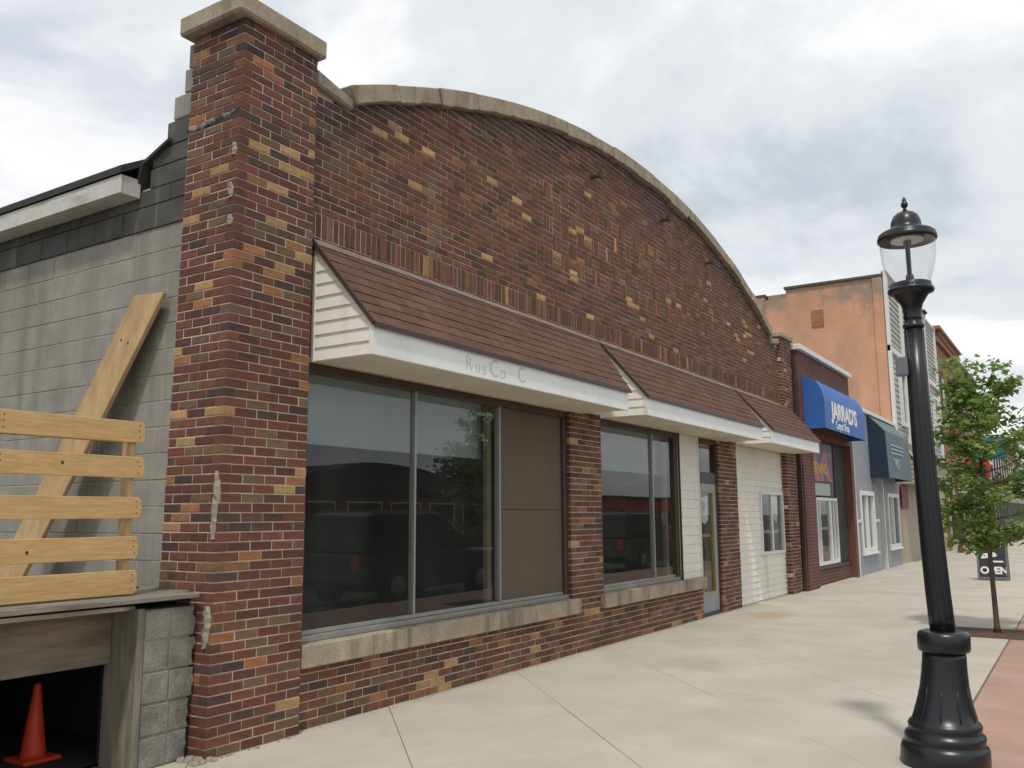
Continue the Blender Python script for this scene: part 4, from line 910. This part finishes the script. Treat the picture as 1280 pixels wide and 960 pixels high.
pane(20.82, 22.68, .5, 1.9, 5.125, wj); box('shop_interior', 20.3, 23.7, 5.36, 5.4, .2, 3.2, 'dark', js, 0)
box('transom_panel', 20.16, 22.77, 5.14, 5.3, 2.0, 3.29, 'brownmetal', js, .004)
bn = MB(); bn.prism([(20.25, 2.32), (22.45, 2.36), (22.45, 3.05), (20.25, 3.0)], 5.10, 5.106); o = bn.build('window_banner', K['banner'], None, 0); tag(o, 'purple and orange printed banner above the white framed display window', 'banner')
text('banner_letter', 'OPENING', .36, (20.42, 5.099, 2.52), 'yellow', o, ext=.001)
box('notice_strip', 20.25, 22.3, 5.13, 5.138, 2.02, 2.30, 'curtain', js, 0)
aw = thing('blue_awning', 'bright blue rounded canvas awning with white lettering', 'awning', (19.55, 4.5, 3.42))
prof = [(4.948, 4.58)]+[(4.5+.448*(1-math.cos(t)) if False else 4.948-.44*math.sin(t), 3.98+.60*math.cos(t)) for t in [rad(10*i) for i in range(1, 10)]]+[(4.506, 3.42)]
b = MB(); v = []
n = len(prof); xs = [19.55+(23.7-19.55)*i/12 for i in range(13)]
for i, x in enumerate(xs): v += [(x, p[0]+(.035 if i % 2 else 0)*(1 if 0 < k < n-3 else 0), p[1]) for k, p in enumerate(prof)]
f = [(i*n+k, (i+1)*n+k, (i+1)*n+k+1, i*n+k+1) for i in range(12) for k in range(n-1)]
b.mesh(v, f, True); o = b.build('canopy', K['blue'], aw, 0)
for x in (19.55, 23.7):
    b = MB(); b.prism_x(prof+[(4.948, 3.42)], x-.004, x+.004); b.build('end_panel', K['blue'], aw, 0)
text('lettering', "JARRAD'S", .50, (20.18, 4.503, 3.70), 'lettering', aw, ext=.003, bold=.02, sx=1.22)
text('lettering', 'Carpet Shop', .26, (20.5, 4.503, 3.48), 'lettering', aw, ext=.003)

# ------------------------------------------------------------------ grey shop
gs = thing('grey_shop', 'low grey stucco shop with two white framed windows', 'building', (24.25, 4.95, 0))
b = MB()
b.box(24.21, 24.8, 4.96, 5.3, 0, 2.6); b.box(26.65, 27.25, 4.96, 5.3, 0, 2.6); b.box(28.35, 28.7, 4.96, 5.3, 0, 2.6); b.box(30.35, 30.55, 4.96, 5.3, 0, 2.6); b.box(24.801, 26.649, 4.961, 5.3, 0, .55); b.box(28.701, 30.349, 4.961, 5.3, 0, .55); b.box(24.801, 26.649, 4.961, 5.3, 2.2, 2.6); b.box(28.701, 30.349, 4.961, 5.3, 2.2, 2.6)
b.box(24.21, 30.55, 4.962, 5.3, 2.602, 4.36); b.box(24.21, 30.55, 5.3, 22, 4.2, 4.25)
b.build('wall', K['greypaint'], gs, .0)
box('coping', 24.262, 30.6, 4.88, 5.35, 4.361, 4.47, 'trimwhite', gs, .01)
for x0 in (24.8, 28.7):
    w = frame_rect(x0, x0+1.85, .55, 2.2, 4.93, 5.05, .12, 'trimwhite', gs, 'window'); pane(x0+.12, x0+1.73, .67, 2.08, 5.02, w); box('sill', x0-.06, x0+1.91, 4.88, 4.96, .50, .548, 'trimwhite', w, .004)
    b = MB()
    for q in range(10): b.box(x0+.14+q*.158, x0+.14+q*.158+.12, 5.08+.015*(q % 2), 5.095+.015*(q % 2), .68, 2.07)
    b.build('curtain', K['curtain'], w, 0); box('glazing_bar', x0+.88, x0+.95, 4.94, 5.04, .672, 2.078, 'trimwhite', w, .003)
d = box('door', 27.3, 28.3, 5.2, 5.25, .0, 2.5, 'dark', gs, .004); box('door_post', 28.22, 28.34, 4.97, 5.2, 0, 2.6, 'trimwhite', gs, .004); box('door_post', 27.26, 27.33, 4.97, 5.2, 0, 2.6, 'trimwhite', gs, .004)
box('handle', 27.42, 27.46, 5.15, 5.2, .95, 1.2, 'alu', d, .003)
for a, c in ((24.205, 24.79), (26.66, 27.25), (30.36, 30.5)): box('rail_board', a, c, 4.935, 4.958, 1.36, 1.44, 'trimwhite', gs, .003)
na = thing('navy_awning', 'dark navy canvas awning with light painted into its front on the grey shop', 'awning', (26.4, 4.46, 2.58))
pr = [(4.955, 4.38), (4.50, 3.88), (4.46, 2.58), (4.955, 2.58)]
for x in (26.4, 30.3):
    b = MB(); b.prism_x(pr, x-.004, x+.004); b.build('end_panel', K['navy'], na, 0)
b = MB(); b.box(26.406, 30.294, 4.455, 4.463, 2.58, 3.88); b.data('x', K['navyfront'])
b = MB(); b.mesh([(26.406, 4.955, 4.38), (30.294, 4.955, 4.38), (26.406, 4.50, 3.88), (30.294, 4.50, 3.88), (26.406, 4.46, 2.58), (30.294, 4.46, 2.58)], [(0, 2, 3, 1), (2, 4, 5, 3)]); b.build('canopy', K['navyfront'], na, 0)
text('lettering', 'TWO', .42, (27.2, 4.462, 2.86), 'greytext', na, ext=.003, bold=.01)
b = MB()
for q in range(3): b.box(26.9, 29.0, 4.462, 4.468, 3.28+.11*q, 3.33+.11*q)
b.build('faded_stripe', K['greytext'], na, 0)

# ------------------------------------------------------------------ tall orange building with the grey clad front
ob = thing('orange_building', 'tall building with orange painted side wall and grey sided front', 'building', (30.6, 4.9, 0))
OX = 30.6
b = MB(); b.box(OX, OX+.3, 4.98, 8.15, 0, 9.36); b.box(OX, OX+.3, 8.151, 24, 0, 9.05); b.box(OX+.3, 42.2, 5.1, 24, 0, 9.3); b.build('side_wall', K['orange'], ob, 0)
b = MB(); b.box(OX-.05, OX-.002, 8.9, 9.5, 7.4, 9.2); b.box(OX, OX+.25, 8.9, 9.5, 9.052, 9.2); b.build('worn_wall_top', K['orangetop'], ob, 0)
box('pilaster', OX-.06, OX-.005, 4.99, 5.30, 0, 9.36, 'orange', ob, .01)
box('coping', OX-.08, OX+.36, 4.95, 8.2, 9.362, 9.45, 'darktrim', ob, .01); box('coping', OX-.08, OX+.36, 8.85, 9.55, 9.202, 9.28, 'darktrim', ob, .01)
bw = box('bricked_window', OX-.03, OX+.01, 6.92, 7.32, 7.9, 8.5, 'obrick', ob, .006)
box('upper_backing', OX+.02, 42.2, 4.96, 5.09, 3.2, 9.4, 'greysiding', ob, 0)
for k in range(33):
    clap(ob, (OX+.05, 4.955), (42.15, 4.955), 3.25+.186*k, .186, (0, -1), .03, m='greysiding')
for x0, x1 in ((OX-.03, OX+.25), (33.2, 33.45), (35.9, 36.1), (39.0, 39.2), (41.95, 42.22)): box('trim_board', x0, x1, 4.86, 4.958, 3.2, 9.5, 'trimwhite', ob, .006)
box('trim_board', OX-.03, 42.22, 4.862, 4.958, 6.85, 7.05, 'trimwhite', ob, .006); box('trim_board', OX-.03, 42.22, 4.84, 5.02, 9.501, 9.56, 'trimwhite', ob, .006)
for x0 in (32.1, 34.2, 36.9, 40.2):
    for z0 in (4.5,):
        w = frame_rect(x0, x0+1.0, z0, z0+1.9, 4.83, 4.95, .12, 'trimwhite', ob, 'upper_window'); pane(x0+.12, x0+.88, z0+.12, z0+1.78, 4.90, w); box('dark_backing', x0+.12, x0+.88, 4.915, 4.92, z0+.12, z0+1.78, 'dark', w, 0)  # dark sheet close behind each pane
b = MB(); b.lathe([(.02, 0), (.13, .05), (.15, .13), (.12, .2), (.02, .25)], 14, (31.2, 4.78, 3.62)); b.build('wall_light', K['trimwhite'], ob, 0)
# its ground floor: mansard hood, board front
m_ = thing('mansard_hood', 'grey shingled mansard hood with beige clad end', 'awning', (31.4, 4.3, 2.6))
b = MB(); b.prism_x([(4.85, 3.45+.5), (4.25, 2.95), (4.25, 2.9), (4.85, 3.9)], 31.35, 38.9); b.build('hood_roof', K['mansard'], m_, 0)
for k in range(8):
    z = 2.55+.16*k; y0 = 4.27 if z+.16 < 2.98 else 4.27+.6*(z+.16-2.95)/1.0
    if y0 < 4.8: clap(m_, (31.38, 4.95), (31.38, y0), z, .16, (-1, 0), .03, m='beige')
b = MB(); b.hexa([(31.30, 4.86, 3.93), (31.36, 4.86, 3.93), (31.36, 4.24, 2.91), (31.30, 4.24, 2.91), (31.30, 4.86, 4.0), (31.36, 4.86, 4.0), (31.36, 4.24, 2.98), (31.30, 4.24, 2.98)]); b.build('rake_trim', K['trimwhite'], m_, 0)
box('hood_soffit', 31.4, 38.9, 4.26, 4.94, 2.54, 2.57, 'beige', m_, .004); box('hood_fascia', 31.4, 38.9, 4.24, 4.258, 2.55, 2.94, 'beige', m_, .004)
box('board_backing', 30.66, 42.2, 5.0, 5.09, 0, 3.2, 'beige', ob, 0)
x = 30.7
while x < 42:
    w = .2 if x < 34 else .3
    box('front_board', x, x+w-.02, 4.97, 4.999, 0, 2.9, 'beige', ob, .004); x += w
box('hanging_sign', 31.0, 32.2, 4.9, 4.94, 1.75, 2.5, 'plum', ob, .004)

# ------------------------------------------------------------------ further buildings down the street
def far_building(name, label, x0, x1, h, m, wins, cm, front='pale', side=True):
    t = thing(name, label, 'building', (x0, 4.9, 0), 'buildings further down the street')
    b = MB(); b.box(x0, x1, 4.9, 20, 0, h); b.build('wall', K[m], t, 0)
    box('cornice', x0-.1, x1+.1, 4.65, 5.2, h+.001, h+.18, cm, t, .03); box('cornice', x0-.05, x1+.05, 4.76, 4.898, h-.55, h-.32, cm, t, .02)
    n = max(1, int((x1-x0)/2.3))
    for fl in wins:
        for i in range(n):
            xc = x0+(x1-x0)*(i+.5)/n; w = MB()
            pts = [(xc-.5, fl), (xc+.5, fl), (xc+.5, fl+1.7)]+[(xc+.5*math.cos(t_), fl+1.7+.22*math.sin(t_)) for t_ in (rad(45), rad(90), rad(135))]+[(xc-.5, fl+1.7)]
            w.prism(pts, 4.87, 4.899); f = w.build('window', K['dark'], t, 0); frame_rect(xc-.5, xc+.5, fl, fl+1.7, 4.85, 4.869, .08, cm, f, 'frame'); box('sill', xc-.6, xc+.6, 4.8, 4.898, fl-.12, fl-.01, cm, f, .004)
            for k in range(5): 
                t0, t1 = rad(36*k), rad(36*(k+1)); bb = MB()
            pane(xc-.42, xc+.42, fl+.08, fl+1.62, 4.86, f)
    box('shop_front', x0+.3, x1-.3, 4.84, 4.898, .0, 3.0, front, t, .01)
    for i in range(n):
        xc = x0+(x1-x0)*(i+.5)/n; box('shop_pane', xc-.85, xc+.85, 4.81, 4.838, .6, 2.4, 'dark', t, .004)
    box('sign_band', x0+.3, x1-.3, 4.78, 4.898, 3.02, 3.6, 'brownpost', t, .01)
    return t
fb = far_building('brick_block', 'ornate orange brick block with arched upper windows past the grey sided front', 42.35, 50.2, 9.6, 'obrick', (6.0,), 'obrick')
for k in range(27):   # dentils under the cornice
    box('dentil', 42.5+.28*k, 42.5+.28*k+.14, 4.72, 4.898, 9.30, 9.595, 'obrick', fb, .004)
box('chimney', 42.5, 43.1, 5.3, 5.9, 9.78, 10.5, 'orangetop', fb, .02); box('chimney_cap', 42.42, 43.18, 5.22, 5.98, 10.501, 10.6, 'darktrim', fb, .02)
far_building('pink_block', 'pinkish red brick block beyond the ornate orange one', 50.35, 57.5, 9.0, 'rbrick', (5.6,), 'rbrick')
far_building('plaster_shop', 'low pale plaster shop further down the street', 57.7, 66, 5.2, 'pale', (), 'trimwhite', 'rbrick')
far_building('brown_shop', 'low brown brick shop near the far end of the street', 66.2, 78, 6.4, 'jbrick', (3.9,), 'darktrim')
far_building('tan_block', 'tan brick block closing the far end of the street', 78.2, 96, 7.2, 'obrick', (4.3,), 'pale')
far_building('grey_block', 'grey block at the very end of the street', 96.3, 130, 6.2, 'greypaint', (3.7,), 'trimwhite')
# projecting sign behind the tree
ps = thing('projecting_sign', 'red and teal projecting shop sign hanging over the pavement behind the tree', 'sign', (44, 4.9, 4.0))
b = MB(); b.tube([(44, 4.88, 4.95), (44, 2.5, 4.95)], [.03, .03], 8); b.build('bracket', K['black'], ps, 0)
box('sign_board', 43.96, 44.04, 2.6, 4.0, 3.9, 4.9, 'signgreen', ps, .01); box('sign_disc', 43.95, 44.05, 3.3, 4.3, 3.1, 3.85, 'signred', ps, .02)
text('lettering', 'Su', .7, (43.955, 3.7, 4.15), 'lettering', ps, rz=rad(-90), ext=.003, bold=.02)
# brown shop post
box_o = thing('canopy_post', 'slim brown post in front of the ornate brick block', 'post', (40.4, 4.3, 0))
box('shaft', 40.34, 40.46, 4.24, 4.36, 0, 3.0, 'brownpost', box_o, .01); box('foot', 40.28, 40.52, 4.18, 4.42, 0, .2, 'brownpost', box_o, .01)

# ------------------------------------------------------------------ sandwich board
sb = thing('sandwich_board', 'dark chalkboard sandwich board with white OPEN lettering on the pavement', 'sign', (24.5, 1.95, 0))
def panel(parent, s):
    # the board faces back along the street: its face looks towards -x
    def T(u, z, t): lean = .16*(1-z/1.05); return (24.5-s*lean-s*t, 1.95-u*.83, z)
    def slab(name, u0, u1, z0, z1, t0, t1, m, par):
        b = MB(); b.hexa([T(u0, z0, t0), T(u1, z0, t0), T(u1, z0, t1), T(u0, z0, t1), T(u0, z1, t0), T(u1, z1, t0), T(u1, z1, t1), T(u0, z1, t1)]); return b.build(name, K[m], par, .004)
    p = slab('board', -.34, .34, .08, 1.0, 0, .02, 'slate', parent)
    for a in ((-.40, -.341, 0, 1.05), (.341, .40, 0, 1.05), (-.34, .34, 1.001, 1.05), (-.34, .34, .02, .079)): slab('rail', *a, -.005, .03, 'greyplastic', parent)
    if s > 0:
        for st, sz, u, z, bo in (('GAMES', .145, -.235, .80, .004), ('OPEN', .225, -.265, .16, .010)):
            o = text('lettering', st, sz, (0, 0, 0), 'lettering', parent, ext=.002, bold=bo); ln_ = .16/1.05; a = math.atan(ln_)
            o.data.transform(Matrix.Translation(Vector((24.5-.16*(1-z/1.05)-.0235, 1.95-u, z))) @ Matrix.Rotation(a, 4, 'Y') @ Matrix.Rotation(rad(-90), 4, 'Z'))
        b = MB(); b.hexa([T(-.29, .50, .021), T(.12, .56, .021), T(.10, .66, .021), T(-.25, .62, .021), T(-.29, .50, .024), T(.12, .56, .024), T(.10, .66, .024), T(-.25, .62, .024)]); b.build('arrow', K['lettering'], parent, 0)
        slab('chalk_line', .02, .28, .42, .46, .0205, .0235, 'lettering', parent)
panel(sb, 1); panel(sb, -1)

# ------------------------------------------------------------------ across the street (seen in the shop glass)
ops = [('gabled_shop', 'low dark gabled shop across the street', 24, 42, 2.7, 3.9, 'brownpost'), ('red_band_shop', 'long low shop with red band across the street', 46, 76, 2.8, 2.8, 'pale'), ('plain_shop', 'plain grey shop across the street beside the gabled one', 4, 22, 3.0, 3.0, 'greypaint')]
for nm, lb_, x0, x1, h, hr, m in ops:
    t = thing(nm, lb_, 'building', ((x0+x1)/2, -20, 0), 'shops across the street')
    b = MB(); b.box(x0, x1, -28, -18, -.19, h); b.build('wall', K[m], t, 0)
    b = MB(); b.prism([(x0-.3, h+.002), (x1+.3, h+.002), ((x0+x1)/2+2, hr+.15), ((x0+x1)/2-2, hr+.15)], -28.3, -17.6); b.build('roof', K['roof'], t, 0)
    n = int((x1-x0)/3)
    for i in range(n):
        xc = x0+(x1-x0)*(i+.5)/n; w = box('window', xc-1.1, xc+1.1, -17.998, -17.95, .7, 2.2, 'dark', t, .01); frame_rect(xc-1.15, xc+1.15, .65, 2.25, -17.948, -17.92, .08, 'trimwhite', w)
    if nm == 'red_band_shop': box('red_band', x0, x1, -17.998, -17.85, 1.9, 2.7, 'redwall', t, .01); box('red_plinth', x0, x1, -17.9, -17.84, -.1, .6, 'redwall', t, .01)
for i, (x, s, lb_) in enumerate(((21, 1.0, 'dark tree between the two low shops across the street'), (44, 1.25, 'broad tree beside the red band shop across the street'), (58, 1.5, 'tall tree behind the red band shop across the street'), (33, 1.2, 'tree behind the gabled shop across the street'))):
    rnd = random.Random(i); y = -19 if i < 2 else -30
    cl = [((rnd.gauss(0, 1.1)*s, rnd.gauss(0, 1.1)*s, 3.6*s+rnd.gauss(0, .9)*s), 1.1*s) for q in range(26)]
    lm = [[((0, 0, 1.8*s), .12), (Vector(c).lerp(Vector((0, 0, 2.5*s)), .5), .07), (c, .02)] for c, r in cl[:9]]
    tree('roadside_tree', lb_, (x, y, -.2), lm, [((0, 0, 0), .22), ((0, 0, 1.5*s), .17), ((0, 0, 3*s), .08)], cl, 1800, .34, 'leafdark', 20+i, 'trees across the street')
def suv(x, label, name):
    """x = rear bumper; nose towards +x, parked along the kerb"""
    t = thing(name, label, 'car', (x+2.4, -1.85, -.13)); y0, y1 = -2.78, -.92; z = -.13
    b = MB()
    lo = [(0, .45), (.03, .75), (.05, 1.02), (1.3, 1.05), (3.4, 1.04), (4.45, .98), (4.72, .80), (4.76, .42), (4.3, .30), (.4, .30)]
    n = len(lo)
    v = [(x+p[0], y0+(.05 if p[1] > .9 else 0), z+p[1]) for p in lo]+[(x+p[0], y1-(.05 if p[1] > .9 else 0), z+p[1]) for p in lo]
    b.mesh(v, [tuple(range(n)), tuple(range(2*n-1, n-1, -1))]+[(i, i+n, (i+1) % n+n, (i+1) % n) for i in range(n)])
    body = b.build('body', K['carpaint'], t, .05)
    cb = [(.08, 1.045), (.28, 1.72), (.55, 1.80), (2.45, 1.80), (2.75, 1.74), (3.45, 1.045)]; n = len(cb); ins = [.06, .17, .2, .2, .17, .06]
    b = MB(); v = [(x+p[0], y0+i_, z+p[1]) for p, i_ in zip(cb, ins)]+[(x+p[0], y1-i_, z+p[1]) for p, i_ in zip(cb, ins)]
    b.mesh(v, [tuple(range(n)), tuple(range(2*n-1, n-1, -1))]+[(i, i+n, (i+1) % n+n, (i+1) % n) for i in range(n)]); b.build('cabin', K['carpaint'], t, .04)
    for s, yy, yt in ((-1, y0, .10), (1, y1, -.10)):
        for (xa, xb, xc, xd) in ((.42, 1.15, 1.15, .50), (1.25, 2.1, 2.1, 1.25), (2.2, 3.1, 2.62, 2.2)):
            b = MB(); o_ = -.012*(-s)*-1
            yl = yy+(.072 if s < 0 else -.072)+s*.012; yu = yy+(.165 if s < 0 else -.165)+s*.012
            b.face([(x+xa, yl, z+1.10), (x+xb, yl, z+1.10), (x+xc, yu, z+1.68), (x+xd, yu, z+1.68)]); b.build('side_window', K['glassdark'], t, 0)
        for xw in (.95, 3.75):
            b = MB(); b.lathe([(.20, 0), (.34, .01), (.37, .05), (.37, .18), (.34, .22), (.20, .23)], 24); me = b.data('wheel', K['rubber']); me.transform(Matrix.Translation((x+xw, (y0-.02 if s < 0 else y1+.02-.23)+.23*(s < 0)*1, z+.372)) @ Matrix.Rotation(rad(90), 4, 'X') @ Matrix.Diagonal((1, 1, 1 if s < 0 else -1, 1))); w = link('wheel', me, t)
            b = MB(); b.lathe([(.20, 0), (.19, .03), (.06, .035), (.03, .05)], 18); me = b.data('rim', K['alu']); me.transform(Matrix.Translation((x+xw, y0-.02 if s < 0 else y1+.02, z+.372)) @ Matrix.Rotation(rad(90 if s < 0 else -90), 4, 'X')); link('rim', me, w)
    b = MB(); b.face([(x+2.80, y0+.2, z+1.69), (x+2.80, y1-.2, z+1.69), (x+3.45, y1-.12, z+1.09), (x+3.45, y0+.12, z+1.09)]); b.build('windscreen', K['glassdark'], t, 0)
    for yy in (y0+.25, y1-.25): box('headlight', x+4.70, x+4.765, yy-.16, yy+.16, z+.62, z+.78, 'lens', t, .02); box('tail_light', x-.005, x+.06, yy-.1, yy+.1, z+.7, z+1.0, 'redwall', t, .01)
    for yy in (y0+.3, y1-.3): box('roof_rail', x+.5, x+2.5, yy-.02, yy+.02, z+1.80, z+1.84, 'alu', t, .006)
K['glassdark'] = mat('car_glass', (.02, .022, .025), .05, var=.05, spec=.7)
suv(12.6, 'black sport utility vehicle parked at the kerb by the tree', 'parked_car')
suv(24.0, 'black car parked at the kerb past the sandwich board', 'parked_car')
